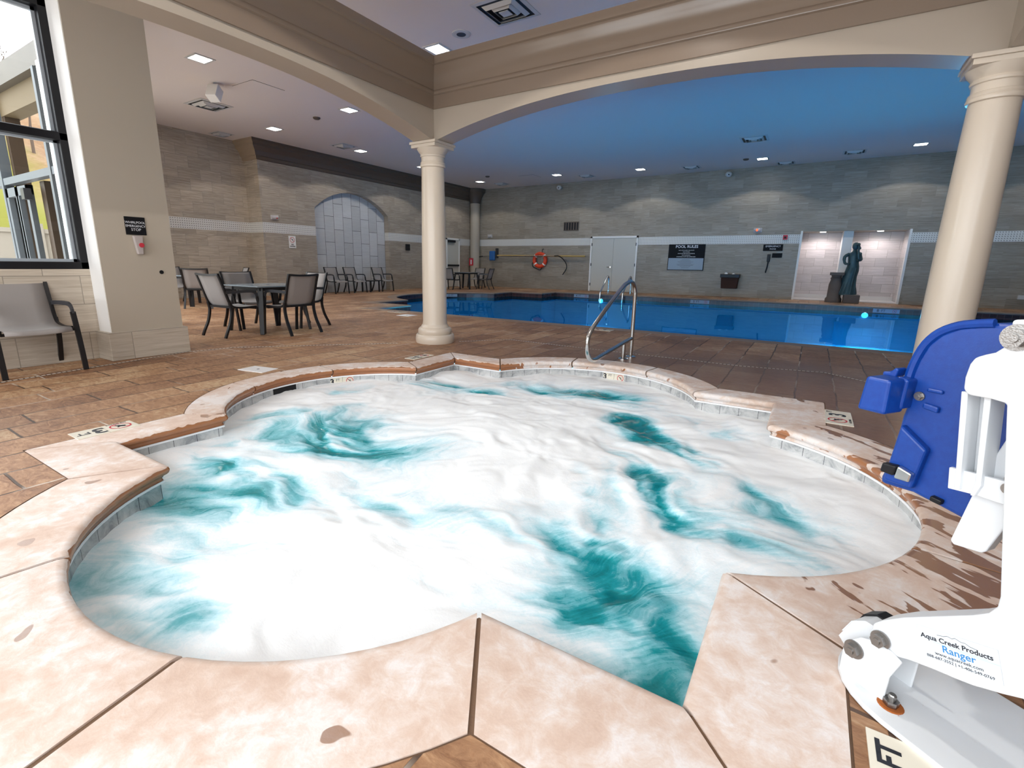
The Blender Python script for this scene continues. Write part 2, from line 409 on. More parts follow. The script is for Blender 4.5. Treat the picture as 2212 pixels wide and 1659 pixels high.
def mk_hill():
    k = N('winter_hillside'); p = k.pos(); a = k.noise(p, .5, 6, .7, 1); b = k.noise(p, 6, 5, .7, 1, (1,1,4))
    sp = k.n('ShaderNodeSeparateXYZ'); k.l(p, sp.inputs[0])
    c = k.ramp(k.math('ADD', k.math('MULTIPLY', a, .5), k.math('MULTIPLY', b, .5)), [(.35,(.10,.045,.018)),(.5,(.155,.085,.038)),(.65,(.20,.135,.075))])
    gz = k.n('ShaderNodeMapRange'); k.l(k.math('ADD', sp.outputs[1], k.math('MULTIPLY', a, 2.5)), gz.inputs[0]); gz.inputs[1].default_value = 9.6; gz.inputs[2].default_value = 7.9
    k.set(Base_Color=k.mix(gz.outputs[0], c, (.12,.115,.008)), Roughness=.95); return k.m
M['hill'] = mk_hill()
M['concrete'] = simple('pale_concrete', (.74,.70,.64), .8, var=.1)  # unseen ground, made paler to bounce daylight onto the ceiling
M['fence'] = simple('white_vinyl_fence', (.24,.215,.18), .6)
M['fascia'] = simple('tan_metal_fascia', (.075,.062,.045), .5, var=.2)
M['brownpost'] = simple('bronze_post', (.06,.038,.022), .5)
M['branch'] = simple('bare_branch', (.07,.045,.03), .9)

# ------------------------------------------------------------------ room shell
ZC = 4.65
def wallbox(name, x0,x1,y0,y1,z0,z1, m='wall', kind=True):
    return struct(name, box(B(), x0,x1,y0,y1,z0,z1), M[m])

# --- outlines
X0,X1,Y0,Y1 = -3.48,-.14,1.15,4.57; R = 1.102; HI = .392
CXT,CYT = (X0+X1)/2,(Y0+Y1)/2
def quat(dl, dr, db, dt, na=30, ns=5):
    """barbed quatrefoil: list of (x,y), constant count for every offset"""
    pts = []
    def arc(cx, cy, r, a0, a1, n):
        return [(cx+r*math.cos(a0+(a1-a0)*i/n), cy+r*math.sin(a0+(a1-a0)*i/n)) for i in range(n+1)]
    def seg(a, b, n): return [(a[0]+(b[0]-a[0])*i/n, a[1]+(b[1]-a[1])*i/n) for i in range(1, n)]
    xa, xb, ya, yb = X0-dl, X1+dr, Y0-db, Y1+dt
    def half(d): return math.acos((HI+d)/(R+d))
    arcs = []
    h = half(db); arcs.append(arc(CXT, Y0+HI, R+db, -PI/2-h, -PI/2+h, na))      # bottom
    h = half(dr); arcs.append(arc(X1-HI, CYT, R+dr, -h, h, na))                 # right
    h = half(dt); arcs.append(arc(CXT, Y1-HI, R+dt, PI/2-h, PI/2+h, na))        # top
    h = half(dl); arcs.append(arc(X0+HI, CYT, R+dl, PI-h, PI+h, na))            # left
    cor = [(xb,ya),(xb,yb),(xa,yb),(xa,ya)]
    for i in range(4):
        pts += arcs[i]; pts += seg(arcs[i][-1], cor[i], ns); pts.append(cor[i]); pts += seg(cor[i], arcs[(i+1)%4][0], ns)
    return pts
NA, NS = 30, 5
W = (.27,.36,.37,.27)
def Q(d): return quat(d,d,d,d)
def Qw(f): return quat(W[0]*f+.0,W[1]*f,W[2]*f,W[3]*f)
def poolpoly():
    p = [(-9.0,8.62)]; p = [(-9.0,8.62),(-9.0,9.9),(-10.4,9.9),(-10.4,11.3)]
    c = ((11.3+16.2)/2); hc = (16.2-11.3)/2; s = 1.85; r = (hc*hc+s*s)/(2*s); cx = -10.4-s+r; a = math.asin(hc/r)
    p += [(cx-r*math.cos(a*(1-2*i/24)), c-r*math.sin(a*(1-2*i/24))) for i in range(1,24)]
    p += [(-10.4,16.2),(-10.4,17.55),(-9.0,17.55),(-9.0,18.8),(6.4,18.8),(6.4,8.62)]
    return p
def offset(poly, d):
    """offset a clockwise polygon outward"""
    n = len(poly); out = []
    for i in range(n):
        a, b, c = (Vector(poly[i-1]), Vector(poly[i]), Vector(poly[(i+1)%n]))
        e1 = (b-a).normalized(); e2 = (c-b).normalized()
        n1 = Vector((-e1.y, e1.x)); n2 = Vector((-e2.y, e2.x)); m = (n1+n2).normalized()
        out.append(tuple(b+m*(d/max(.3, m.dot(n1)))))
    return out
PP = poolpoly()
def loft(bm, loops, closed=True):
    rings = [[bm.verts.new(p) for p in lp] for lp in loops]
    n = len(rings[0])
    for a, b in zip(rings, rings[1:]):
        for i in range(n if closed else n-1): bm.faces.new((a[i], a[(i+1)%n], b[(i+1)%n], b[i]))
    return rings
z3 = lambda lp, z: [(x,y,z) for x,y in lp]

# --- deck
bm = B(); fill(bm, [[(-6.75,-2.2,0),(8.2,-2.2,0),(8.2,22.8,0),(-15.6,22.8,0),(-15.6,5.1,0),(-6.75,2.85,0)], z3(Qw(1.02),0), z3(offset(PP,.31),0)])
for f in bm.faces:
    if f.normal.z < 0: f.normal_flip()
struct('floor', bm, M['deck'], recalc=False)
# --- ceiling and walls
bm = B(); prism(bm, [(-6.88,-2.4),(8.3,-2.4),(8.3,22.9),(-15.6,22.9),(-15.6,5.05),(-6.88,2.75)], lambda a,b:(a,b,ZC), lambda a,b:(a,b,ZC+.2)); struct('ceiling', bm, M['ceiling'])
bm = B(); box(bm, -16.2,-.53,20.9,21.1,0,ZC); box(bm, 2.47,8.2,20.9,21.1,0,ZC); box(bm,-.53,2.47,20.9,21.1,2.38,ZC); struct('wall_back', bm, M['wall'])
wallbox('wall_right', 8.0,8.2,-2.2,20.9,0,ZC)
# left arch wall (X=-14.7, y 9.45..20.9) with an arched recess
ya, yb2, zs, za = 11.42, 14.92, 2.90, 3.57
cc = (ya+yb2)/2; hc = (yb2-ya)/2; sg = za-zs; rr = (hc*hc+sg*sg)/(2*sg); ang = math.asin(hc/rr)
archp = [(ya,0.0)]+[(cc-rr*math.sin(ang*(1-2*i/24)), za-rr+rr*math.cos(ang*(1-2*i/24))) for i in range(25)]+[(yb2,0.0)]
bm = B()
outer = [(9.45,0)]+archp+[(20.9,0),(20.9,ZC),(9.45,ZC)]
fill(bm, [[(-14.7,y,z) for y,z in outer]])
loft(bm, [[(-14.7,y,z) for y,z in archp],[(-14.92,y,z) for y,z in archp]], closed=False)
struct('wall_left', bm, M['wall_half_lit'])
struct('wall_left_recess', box(B(), -15.0,-14.92,11.2,15.2,0,3.8), M['panel'])
bm = B(); box(bm, -15.4,-14.703,9.45,9.6,0,ZC); struct('wall_return', bm, M['wall_lit'])
wallbox('wall_far_left', -15.6,-15.4,5.05,9.6,0,ZC,'wall_lit')
# hidden diagonal wall between pillar and recess, openings added to light the ceiling
def diag(t0, t1, z0, z1, bm):
    a, b = Vector((-6.75,2.93)), Vector((-15.6,5.25)); p, q = a+(b-a)*t0, a+(b-a)*t1
    prism(bm, [tuple(p),tuple(q),(q.x,q.y-.18),(p.x,p.y-.18)], lambda x,y:(x,y,z0), lambda x,y:(x,y,z1))
bm = B(); diag(0,1,0,.5,bm); diag(0,1,3.7,ZC,bm)
for t_ in (0,.27,.54,.81): diag(t_,t_+.05,.5,3.7,bm)
diag(.86,1,.5,3.7,bm)
struct('wall_side', bm, M['wallplain'])
# crown moulding: arch wall run painted shade-dark, corner return painted lit
cp = [(0,4.65),(.30,4.65),(.30,4.58),(.24,4.52),(.24,4.46),(.12,4.34),(.09,4.22),(.05,4.20),(.05,4.12),(0,4.10)]
bm = B(); prism(bm, cp, lambda a,b:(-14.7+a,9.45-a,b), lambda a,b:(-14.7+a,20.9,b)); struct('trim_1', bm, M['crown'])
bm = B(); prism(bm, cp, lambda a,b:(-14.7+a,9.45-a,b), lambda a,b:(-15.4,9.45-a,b)); struct('trim_2', bm, simple('lit_crown_paint', (.36,.27,.19), .5))
# corner pilaster
bm = B(); lathe(bm, [(.24,0),(.24,3.98)], 24, (-14.46,20.68)); o = obj('corner_pilaster', bm, M['paint'], smooth=True); tag(o,'slim round grey pilaster in the far corner of the pool room','pilaster')
bm = B(); lathe(bm, [(.25,3.98),(.27,4.05),(.30,4.2),(.42,4.42),(.5,4.5),(.5,4.6499)], 24, (-14.46,20.68)); obj('capital', bm, M['crown'], o, smooth=True)
# window wall X=-6.68 : window y -2..2.21 , z .985..3.55
XW = -6.68
bm = B(); box(bm, XW-.2,XW,-2.2,2.3,0,.985); box(bm, XW-.2,XW,-2.2,2.3,3.56,ZC); struct('wall_window_side', bm, M['wallplain'])
bm = B(); box(bm, -6.88,-6.38,2.21,2.935,0,ZC); struct('wall_pillar', bm, M['paint'])
bm = B(); box(bm, -6.87,-6.345,2.165,2.975,0,.31); o = struct('baseboard_pillar', bm, M['wallplain'], bevel=.004)
bm = B(); box(bm,-6.90,-6.385,2.203,2.21,.31,ZC); struct('reveal_lit_face', bm, M['plaster'])  # paler sheet that paints strong window light onto the reveal
# front wall (behind the camera) with unseen openings added to brighten the foreground
bm = B(); box(bm, -6.88,8.2,-2.4,-2.2,0,.5); box(bm,-6.88,8.2,-2.4,-2.2,3.6,ZC)
for x in (-6.88,-3.2,.4): box(bm, x,x+.3,-2.4,-2.2,.5,3.6)
box(bm,3.6,8.2,-2.4,-2.2,.5,3.6)
struct('wall_front', bm, M['paint'])
# window 1
w = thing('window_1','tall black-framed window beside the beige pillar','window'); w['kind']='structure'
bm = B(); f = .075
for (a,b,c,d) in ((-2.15,2.21,.985,.985+f),(-2.15,2.21,3.56-f,3.56),(2.21-f,2.21,.985,3.56),(-2.15,-2.15+f,.985,3.56),(-2.15,2.21,2.275,2.275+f)):
    box(bm, XW-.10,XW-.0,a,b,c,d)
obj('window_frame', bm, M['black'], w, bevel=.006)
bm = B(); 
for (a,b,c,d) in ((-2.07,2.135,1.06,1.09),(-2.07,2.135,3.455,3.485),(2.105,2.135,1.06,3.485),(-2.07,2.135,2.35,2.37),(-2.07,2.135,2.255,2.275)):
    box(bm, XW-.13,XW-.09,a,b,c,d)
obj('glazing_bead', bm, M['alu'], w)
bm = B(); box(bm, XW-.115,XW-.107,-2.1,2.16,1.0,3.5); obj('pane', bm, M['glass'], w)

# ------------------------------------------------------------------ outdoors beyond the window
bm = B(); prism(bm, [(-60,-30),(-6.9,-30),(-6.9,2.5),(-15.7,4.85),(-15.7,40),(-60,40)], lambda a,b:(a,b,-.1), lambda a,b:(a,b,-.02)); o = obj('patio_ground', bm, M['concrete']); o['kind']='structure'
bm = B(); n = 40
vs = [[bm.verts.new((-20-14*i/n, -6+30*j/30, max(-.05, .2+ (i/n)*9.8*(1-.25*(j/30)) + .25*math.sin(j*1.3+i*.4)*min(1,i/8)))) for j in range(31)] for i in range(n+1)]
for i in range(n):
    for j in range(30): bm.faces.new((vs[i][j],vs[i+1][j],vs[i+1][j+1],vs[i][j+1]))
o = obj('hillside', bm, M['hill'], smooth=True); tag(o,'orange and yellow-green winter hillside seen through the window','hillside')
t = thing('vinyl_fence','low white panel fence in front of the hillside outside','fence',(0,0,0))
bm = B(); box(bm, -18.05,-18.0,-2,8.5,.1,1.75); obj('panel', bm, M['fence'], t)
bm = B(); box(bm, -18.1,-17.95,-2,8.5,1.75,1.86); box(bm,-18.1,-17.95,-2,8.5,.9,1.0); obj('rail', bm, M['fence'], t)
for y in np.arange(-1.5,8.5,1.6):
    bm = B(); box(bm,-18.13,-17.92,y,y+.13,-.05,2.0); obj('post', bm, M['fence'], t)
# storefront y=2.5
t = thing('entrance_storefront','grey aluminium glazed entrance with double doors outside the window','storefront')
bm = B(); box(bm, -12.5,-7.7,2.45,2.6,3.30,3.55); obj('fascia', bm, M['fascia'], t)
bm = B(); box(bm, -12.5,-7.7,2.55,2.75,3.02,3.30); obj('soffit_panel', bm, simple('tan_soffit',(.12,.085,.04),.7), t)
bm = B(); box(bm, -12.5,-7.9,2.44,2.54,2.10,2.19); obj('transom_rail', bm, M['alu_out'], t)
for x in (-12.4,-10.0,-8.12):
    bm = B(); box(bm, x,x+.07,2.43,2.55,0,3.3); obj('mullion', bm, M['alu_out'], t)
for x,w_ in ((-9.93,.10),(-8.02,.13),(-8.95,.16)):
    bm = B(); box(bm, x,x+w_,2.56,2.72,0,2.1 if x==-8.95 else 3.3); obj('post', bm, M['brownpost'], t)
bm = B(); box(bm,-7.84,-7.7,2.4,2.6,0,3.3); obj('end_post', bm, M['plaster'], t)
for x in (-10.0+.07,-9.5):
    bm = B()
    for (a,b,c,d) in ((x,x+.09,0,2.05),(x+.40,x+.49,0,2.05),(x,x+.49,1.93,2.05),(x,x+.49,0,.2)): box(bm,a,b,2.44,2.50,c,d)
    o = obj('door', bm, M['alu_out'], t)
bm = B(); box(bm,-9.0,-8.88,2.36,2.44,1.85,1.99); obj('closer', bm, M['chairgrey'], t)
random.seed(3)
tr = thing('bare_tree','bare leafless tree on the hill outside the window','tree',(0,0,0))
bm = B()
def branch(p, d, L, r, k):
    q = p+d*L; tube(bm, [p, (p+q)/2+Vector((0,random.uniform(-.1,.1),0))*L, q], radii=[r, r*.6], n=5)
    if k:
        for _ in range(3):
            e = (d+Vector((random.uniform(-.5,.5),random.uniform(-.7,.7),random.uniform(-.2,.5)))).normalized(); branch(q, e, L*.68, r*.55, k-1)
for (x,y,z) in ((-27,6.9,4.6),(-28,8.0,5.2),(-27.5,9.0,4.9)): branch(Vector((x,y,z)), Vector((0,.05,1)), 1.6, .06, 4)
obj('branches', bm, M['branch'], tr)

# ------------------------------------------------------------------ hot tub
tub = thing('hot_tub','large quatrefoil hot tub with pink sandstone rim in the foreground','hot tub')
prof = [('w',1,-.07),('w',1,0),('d',.035,0),('d',.016,-.003),('d',.004,-.012),('d',0,-.026),('d',.003,-.040),('d',.013,-.049),('d',.024,-.053),('d',.032,-.062),('d',.034,-.074),('d',.030,-.082),('d',.05,-.084)]
loops = [z3(Qw(v),z) if t_=='w' else z3(Q(v),z) for t_,v,z in prof]
NT = len(loops[0]); per = NA+1+2*(NS-1)+1
cuts = []
for q in range(4):
    b = q*per
    cuts += [b, b+NA//3, b+2*NA//3, b+NA, b+NA+NS]
for i, a in enumerate(cuts):
    b = cuts[(i+1)%len(cuts)]
    if b <= a: b += NT
    idx = [j % NT for j in range(a, b+1)]
    bm = B(); secs = []
    for k, j in enumerate(idx):
        sec = [Vector(lp[j]) for lp in loops]
        if k in (0, len(idx)-1):
            j2 = idx[1] if k == 0 else idx[-2]
            o2 = [Vector(lp[j2]) for lp in loops]
            sec = [s+(v-s).normalized()*.009 for s, v in zip(sec, o2)]
        secs.append([bm.verts.new(v) for v in sec])
    for s1, s2 in zip(secs, secs[1:]):
        for k in range(len(prof)): bm.faces.new((s1[k], s1[(k+1)%len(prof)], s2[(k+1)%len(prof)], s2[k]))
    bm.faces.new(secs[0]); bm.faces.new(secs[-1][::-1])
    obj('coping_stone', bm, M['coping'], tub, smooth=True)
bm = B(); loft(bm, [z3(Qw(1.25),-.004),z3(Qw(1.0),-.004),z3(Q(.03),-.008),z3(Q(.012),-.03),z3(Q(.04),-.075)]); obj('grout', bm, M['grout'], tub)
bm = B(); loft(bm, [z3(Q(.048),-.083),z3(Q(.028),-.084),z3(Q(.026),-.096),z3(Q(.048),-.098)]); obj('trim_strip', bm, M['trim'], tub)
# waterline tiles : one ring with joints by material position; build each tile run as a ring + dark joints
bm = B(); lay = bm.verts.layers.float.new('along'); qi = Q(.045); qi = qi+[qi[0]]; acc = 0; pv = None
for j in range(len(qi)):
    if j: acc += (Vector(qi[j])-Vector(qi[j-1])).length
    v1 = bm.verts.new((*qi[j],-.095)); v2 = bm.verts.new((*qi[j],-.32)); v1[lay] = v2[lay] = acc
    if pv: bm.faces.new((pv[0],v1,v2,pv[1]))
    pv = (v1,v2)
obj('waterline_tile', bm, M['marble'], tub)
bm = B(); loft(bm, [z3(Q(.047),-.31),z3(Q(.06),-.95)]); fill(bm,[z3(Q(.06),-.95)]); obj('basin', bm, simple('teal_plaster',(.2,.5,.55),.7), tub)

# water surface of the tub
def inpoly(x, y, poly):
    c = np.zeros(x.shape, bool); n = len(poly)
    for i in range(n):
        x1, y1 = poly[i]; x2, y2 = poly[(i+1)%n]
        if y1 == y2: continue
        c ^= ((y1 > y) != (y2 > y)) & (x < (x2-x1)*(y-y1)/(y2-y1)+x1)
    return c
rng = np.random.RandomState(5); GR = rng.rand(64,64)
def vn(x, y):
    xi = np.floor(x).astype(int); yi = np.floor(y).astype(int); fx = x-xi; fy = y-yi
    fx = fx*fx*fx*(fx*(fx*6-15)+10); fy = fy*fy*fy*(fy*(fy*6-15)+10)
    g = lambda a, b: GR[a%64, b%64]
    return (g(xi,yi)*(1-fx)+g(xi+1,yi)*fx)*(1-fy)+(g(xi,yi+1)*(1-fx)+g(xi+1,yi+1)*fx)*fy
def fbm(x, y, o=4):
    s = 0; a = .5
    for i in range(o): s = s+a*vn(x*2**i+13.7*i, y*2**i+7.1*i); a *= .5
    return s/(1-.5**o)
st = .017
gx = np.arange(-4.35,.75,st); gy = np.arange(.25,5.5,st); GX, GY = np.meshgrid(gx, gy, indexing='ij')
ins = inpoly(GX, GY, Q(.078))
wx = fbm(GX*1.1+3, GY*1.1, 4)-.5; wy = fbm(GX*1.1+30, GY*1.1+9, 4)-.5
PX, PY = GX+wx*.9, GY+wy*.9
base = .96+(fbm(PX*1.1+4, PY*1.1, 5)-.5)*.5
# deep-water windows: centre x,y, half-length, half-width, rotation(deg), strength
TEAL = [(-2.75,2.15,.42,.20,15,.95),(-2.95,2.45,.42,.17,25,.5),(-3.3,2.65,.35,.2,60,.45),(-3.15,3.85,.28,.14,20,.75),(-2.62,3.95,.22,.10,10,.95),(-1.85,4.45,.55,.16,8,.65),(-1.5,4.35,.30,.1,0,.6),
        (-.95,3.75,.40,.16,-42,1.0),(-.55,3.45,.30,.12,-40,.9),(-1.2,4.0,.25,.12,-35,.7),(-.62,2.70,.42,.15,-52,1.0),(-.75,2.25,.22,.10,-60,.55),(-.90,2.12,.16,.08,10,.95),(-.72,1.93,.30,.09,-20,.85),(-.5,1.75,.32,.13,-40,.85),(-.28,1.55,.28,.13,-60,.7),
        (-.62,1.55,.30,.16,-30,.5),(-.2,1.3,.28,.14,-60,.5),(-2.75,1.45,.40,.14,10,.75),(-2.5,1.35,.3,.1,30,.5),(-2.55,1.1,.35,.14,40,.4),(-2.0,.62,.32,.12,20,.65),(-2.25,.75,.25,.12,-30,.4),(-3.25,1.75,.28,.12,60,.55),(-3.6,2.2,.3,.12,50,.45),
        (-1.75,1.78,.35,.08,5,.30),(-1.3,1.92,.30,.07,0,.30),(.02,2.9,.35,.12,-50,.5),(-.1,2.4,.30,.14,-40,.45),(.1,2.3,.25,.1,-30,.35),(-.6,4.1,.35,.1,-35,.55),(-3.75,3.1,.25,.15,70,.45),(-1.9,1.15,.3,.1,30,.22),(-1.0,2.6,.25,.07,-50,.35),(-2.2,1.9,.25,.1,0,.18),(.25,2.65,.22,.12,-70,.35),(-1.15,1.35,.2,.1,20,.2)]
hole = np.zeros(GX.shape); hz = np.zeros(GX.shape)
cl = fbm(PX*4.2+wx*3, PY*4.2+wy*3, 5); bil = 1-np.abs(2*fbm(PX*2.4+3, PY*2.4+8, 4)-1)*1.6
for (cx,cy,a,b,r,s) in TEAL:
    c_, s_ = math.cos(math.radians(r)), math.sin(math.radians(r))
    X_ = (GX+wx*.45-cx)*c_+(GY+wy*.45-cy)*s_; Y_ = -(GX+wx*.45-cx)*s_+(GY+wy*.45-cy)*c_
    n_ = .55*fbm(X_*2.6+cx*7+wx*2, Y_*9+cy*5+wy*5, 4)+.45*cl
    hole = np.maximum(hole, s*np.exp(-((X_/a)**2+(Y_/b)**2)*.62)*np.clip((n_-.28)*3.4,0,1.25))
BROAD = [(-.6,1.75,.75,.5,-50,.50),(-.75,2.75,.6,.5,-45,.40),(-1.0,3.8,.6,.4,-40,.35),(-2.7,1.25,.8,.4,30,.42),(-2.9,2.3,.9,.55,20,.42),(-2.1,.72,.8,.35,10,.42),(.05,2.7,.5,.6,-45,.42),(-1.7,4.45,1.0,.3,0,.42),(-3.2,3.7,.5,.5,0,.38),(-1.5,1.9,.6,.3,0,.22),(-3.7,2.9,.5,.6,90,.30),(.1,3.6,.4,.4,0,.30),(-.3,4.2,.4,.3,0,.30)]
for (cx,cy,a,b,r,s) in BROAD:
    c_, s_ = math.cos(math.radians(r)), math.sin(math.radians(r))
    X_ = (GX+wx*.5-cx)*c_+(GY+wy*.5-cy)*s_; Y_ = -(GX+wx*.5-cx)*s_+(GY+wy*.5-cy)*c_
    hz = np.maximum(hz, s*np.exp(-((X_/a)**2+(Y_/b)**2)*.8)*np.clip((fbm(PX*1.9+cx*3, PY*2.6, 4)-.2)*2.0,0,1.3))
foam = base-np.maximum(hz, 0)-hole*.85*(1-.5*hz)
foam = foam+.22*np.clip(bil-.62,0,1)*np.clip((hole+hz)*1.5,0,1)
foam = np.clip(foam, 0, 1)
# flow coordinates (angle/radius about the jets) for motion-drawn streaks
th = np.arctan2(GY-CYT, GX-CXT); ra = np.hypot(GX-CXT, GY-CYT)
FU = GX*.8+GY*.6+wx*1.4; FV = -GX*.6+GY*.8+wy*1.4
hgt = (fbm(GX*1.3+2, GY*1.3, 3)-.5)*.055+(fbm(PX*3.0, PY*3.0, 4)-.5)*.06+(foam-.7)*.035
for (cx,cy,r,h) in ((-3.35,4.35,.22,.06),(-2.9,1.55,.2,.03),(-.25,4.3,.25,.05),(-.3,1.5,.2,.03),(-2.0,3.0,.6,.03),(.15,2.3,.25,.04),(-3.55,2.35,.3,.035)):
    hgt += h*np.exp(-(((GX-cx)**2+(GY-cy)**2)/r**2))
idx = -np.ones(GX.shape, int); k = np.argwhere(ins); idx[ins] = np.arange(len(k))
co = np.stack([GX[ins], GY[ins], -.168+hgt[ins]], 1)
a, b, c, d = idx[:-1,:-1], idx[1:,:-1], idx[1:,1:], idx[:-1,1:]
ok = (a>=0)&(b>=0)&(c>=0)&(d>=0)
fc = np.stack([a[ok],b[ok],c[ok],d[ok]],1)
me = bpy.data.meshes.new('spa_water'); me.from_pydata(co.tolist(), [], fc.tolist())
at = me.attributes.new('foam','FLOAT','POINT'); at.data.foreach_set('value', foam[ins].astype(np.float32))
at = me.attributes.new('flow','FLOAT_VECTOR','POINT'); at.data.foreach_set('vector', np.stack([FU[ins],FV[ins],FU[ins]*0],1).astype(np.float32).ravel())
me.materials.append(M['foam']); me.polygons.foreach_set('use_smooth', [True]*len(me.polygons))
o = bpy.data.objects.new('spa_water', me); link(o); tag(o,'foaming white and teal whirlpool water filling the hot tub','water', kind='stuff')

# skimmer mouth + waterline depth markers
def on_wall(x, y, ang, z): # frame on the tub wall, facing the tub centre; ang = direction of inward normal
    nx, ny = math.cos(ang), math.sin(ang)
    return frame((x+nx*.004, y+ny*.004, z), (ny*-1, nx, 0), (0,0,1))
def lobe_pt(lobe, deg, d=.045):
    cx, cy = {'l':(X0+HI,CYT),'t':(CXT,Y1-HI),'r':(X1-HI,CYT),'b':(CXT,Y0+HI)}[lobe]
    a = math.radians(deg); return cx+(R+d)*math.cos(a), cy+(R+d)*math.sin(a), a+PI
x,y,a = lobe_pt('l',183); Mx = on_wall(x,y,a,-.145)
t = thing('skimmer_mouth','dark skimmer opening under the left rim of the hot tub','skimmer')
bm = B(); box(bm,-.15,.15,-.045,.045,-.006,.004,Mx); obj('opening', bm, M['black'], t)
bm = B()
box(bm,-.165,-.15,-.05,.05,-.004,.008,Mx); obj('edge_clip', bm, M['metal'], t)
bm = B(); box(bm,.15,.165,-.05,.05,-.004,.008,Mx); obj('edge_clip', bm, M['metal'], t)
def no_diving(parent, M_, r, m=None):
    bm = B(); n = 28
    ra = [[bm.verts.new(M_ @ Vector((rr_*math.cos(2*PI*i/n), rr_*math.sin(2*PI*i/n), .001))) for i in range(n)] for rr_ in (r, r*.84)]
    for i in range(n): bm.faces.new((ra[0][i],ra[0][(i+1)%n],ra[1][(i+1)%n],ra[1][i]))
    box(bm, -r*.9,r*.9,-r*.06,r*.06,.0008,.0016, M_ @ Matrix.Rotation(math.radians(-45),4,'Z'))
    obj('no_diving_ring', bm, M['red'], parent, recalc=False)
    bm = B()  # diving figure
    q = lambda pts, w_: tube(bm, [M_ @ Vector((a*r,b*r,.0018)) for a,b in pts], radii=[r*w_], n=4)
    q([(-.35,.35),(.0,.1),(.15,-.15)], .09); q([(.15,-.15),(.35,-.45)], .05); q([(.0,.1),(.35,.3)], .05)
    bmesh.ops.create_circle(bm, cap_ends=True, radius=r*.13, segments=10, matrix=M_ @ Matrix.Translation((.22*r,-.12*r,.002)))
    bm2 = bm; obj('diver', bm2, M['ink'], parent)
def marker_wall(lobe, degs, label):
    x,y,a = lobe_pt(lobe, degs); Mx = on_wall(x,y,a,-.145)
    t = thing('depth_marker', label, 'depth marker')
    bm = B(); box(bm,-.15,0,-.045,.045,-.003,.003,Mx); obj('tile', bm, M['cream'], t)
    bm = B(); box(bm,.004,.15,-.045,.045,-.003,.003,Mx); obj('tile', bm, M['cream'], t)
    text('number','3',.085,M['ink'],t, Mx @ Matrix.Translation((-.105,0,.0035)), bold=.003)
    text('lettering','FT',.036,M['ink'],t, Mx @ Matrix.Translation((-.045,.018,.0035)))
    no_diving(t, Mx @ Matrix.Translation((.077,0,.0036)), .038)
marker_wall('t', 88, 'cream 3 FT tile set into the far waterline of the hot tub')
marker_wall('l', 152, 'cream depth tile half under foam on the left lobe waterline')

# deck-level markers: centre, reading dir, up dir, length, width
def marker_floor(c, rd, up, L, Wd, label, z=.004, nd=True, big=1):
    t = thing('depth_marker', label, 'depth marker', group=None)
    F = frame((c[0],c[1],z), rd, up)
    if nd:
        for s in (-1,1):
            bm = B(); box(bm, min(s*.002,s*L/2), max(s*.002,s*L/2), -Wd/2, Wd/2, -.004,.001, F); obj('tile', bm, M['cream'], t)
        no_diving(t, F @ Matrix.Translation((-L*.25,.0,.0012)), Wd*.36)
        text('caption','NO DIVING',Wd*.13,M['ink'],t,F @ Matrix.Translation((-L*.25,-Wd*.43,.0015)))
        text('number','3',Wd*.95,M['ink'],t,F @ Matrix.Translation((L*.10,0,.0015)), bold=.004)
        text('lettering','FT',Wd*.42,M['ink'],t,F @ Matrix.Translation((L*.345,0,.0015)), bold=.001)
    else:
        bm = B(); box(bm, -L/2,L/2,-Wd/2,Wd/2,-.004,.001,F); obj('tile', bm, M['cream'], t)
        text('number','3',Wd*.95*big,M['ink'],t,F @ Matrix.Translation((-L*.22,0,.0015)), bold=.004)
        text('lettering','FT',Wd*.50*big,M['ink'],t,F @ Matrix.Translation((L*.29,Wd*.12,.0015)), bold=.001)
    return t
marker_floor((-3.79,1.19),(0,-1,0),(1,0,0),.34,.17,'cream 3 FT no-diving tile in the deck at the left tub corner')
marker_floor((-3.86,4.37),(0,-1,0),(1,0,0),.36,.15,'cream 3 FT tile in the deck by the far tub corner near the column')
t = thing('depth_marker','square cream 3 FT no-diving tile beside the right tub corner','depth marker')
F = frame((.305,4.385,.004),(0,1,0),(-1,0,0)); bm = B(); box(bm,-.2,.2,-.085,.085,-.004,.001,F); obj('tile', bm, M['cream'], t)
no_diving(t, F @ Matrix.Translation((-.09,.01,.0012)), .062); text('caption','NO DIVING',.022,M['ink'],t,F @ Matrix.Translation((-.07,-.07,.0015)))
text('number','3',.15,M['ink'],t,F @ Matrix.Translation((.07,0,.0015)),bold=.004); text('lettering','FT',.05,M['ink'],t,F @ Matrix.Translation((.145,.055,.0015)))
t = thing('depth_marker','large cream FT tile in the deck under the pool lift base','depth marker')
F = frame((.375,1.12,.004),(0,1,0),(-1,0,0)); bm = B(); box(bm,-.21,.20,-.12,.12,-.004,.001,F); obj('tile', bm, M['cream'], t)
text('number','3',.15,M['ink'],t,F @ Matrix.Translation((.035,.052,.0015)),bold=.004); text('lettering','FT',.066,M['ink'],t,F @ Matrix.Translation((.140,.078,.0015)),bold=.002)

# skimmer lids
for pts, lab in (([(-4.873,2.71),(-4.536,2.768),(-4.584,2.98),(-4.903,2.921)],'flat white square skimmer lid on the deck left of the hot tub'),
                 ([(-7.40,7.66),(-7.42,7.98),(-7.09,7.99),(-7.07,7.67)],'white square skimmer lid on the deck by the pool edge')):
    bm = B(); prism(bm, pts, lambda a,b:(a,b,-.004), lambda a,b:(a,b,.005))
    o = obj('skimmer_hatch', bm, M['paper'], bevel=.002); tag(o, lab, 'lid')
    bm = B(); cx = sum(p[0] for p in pts)/4; cy = sum(p[1] for p in pts)/4
    lathe(bm, [(.014,.0045),(.014,.0062)], 12, (cx,cy)); obj('finger_hole', bm, M['chairgrey'], o)

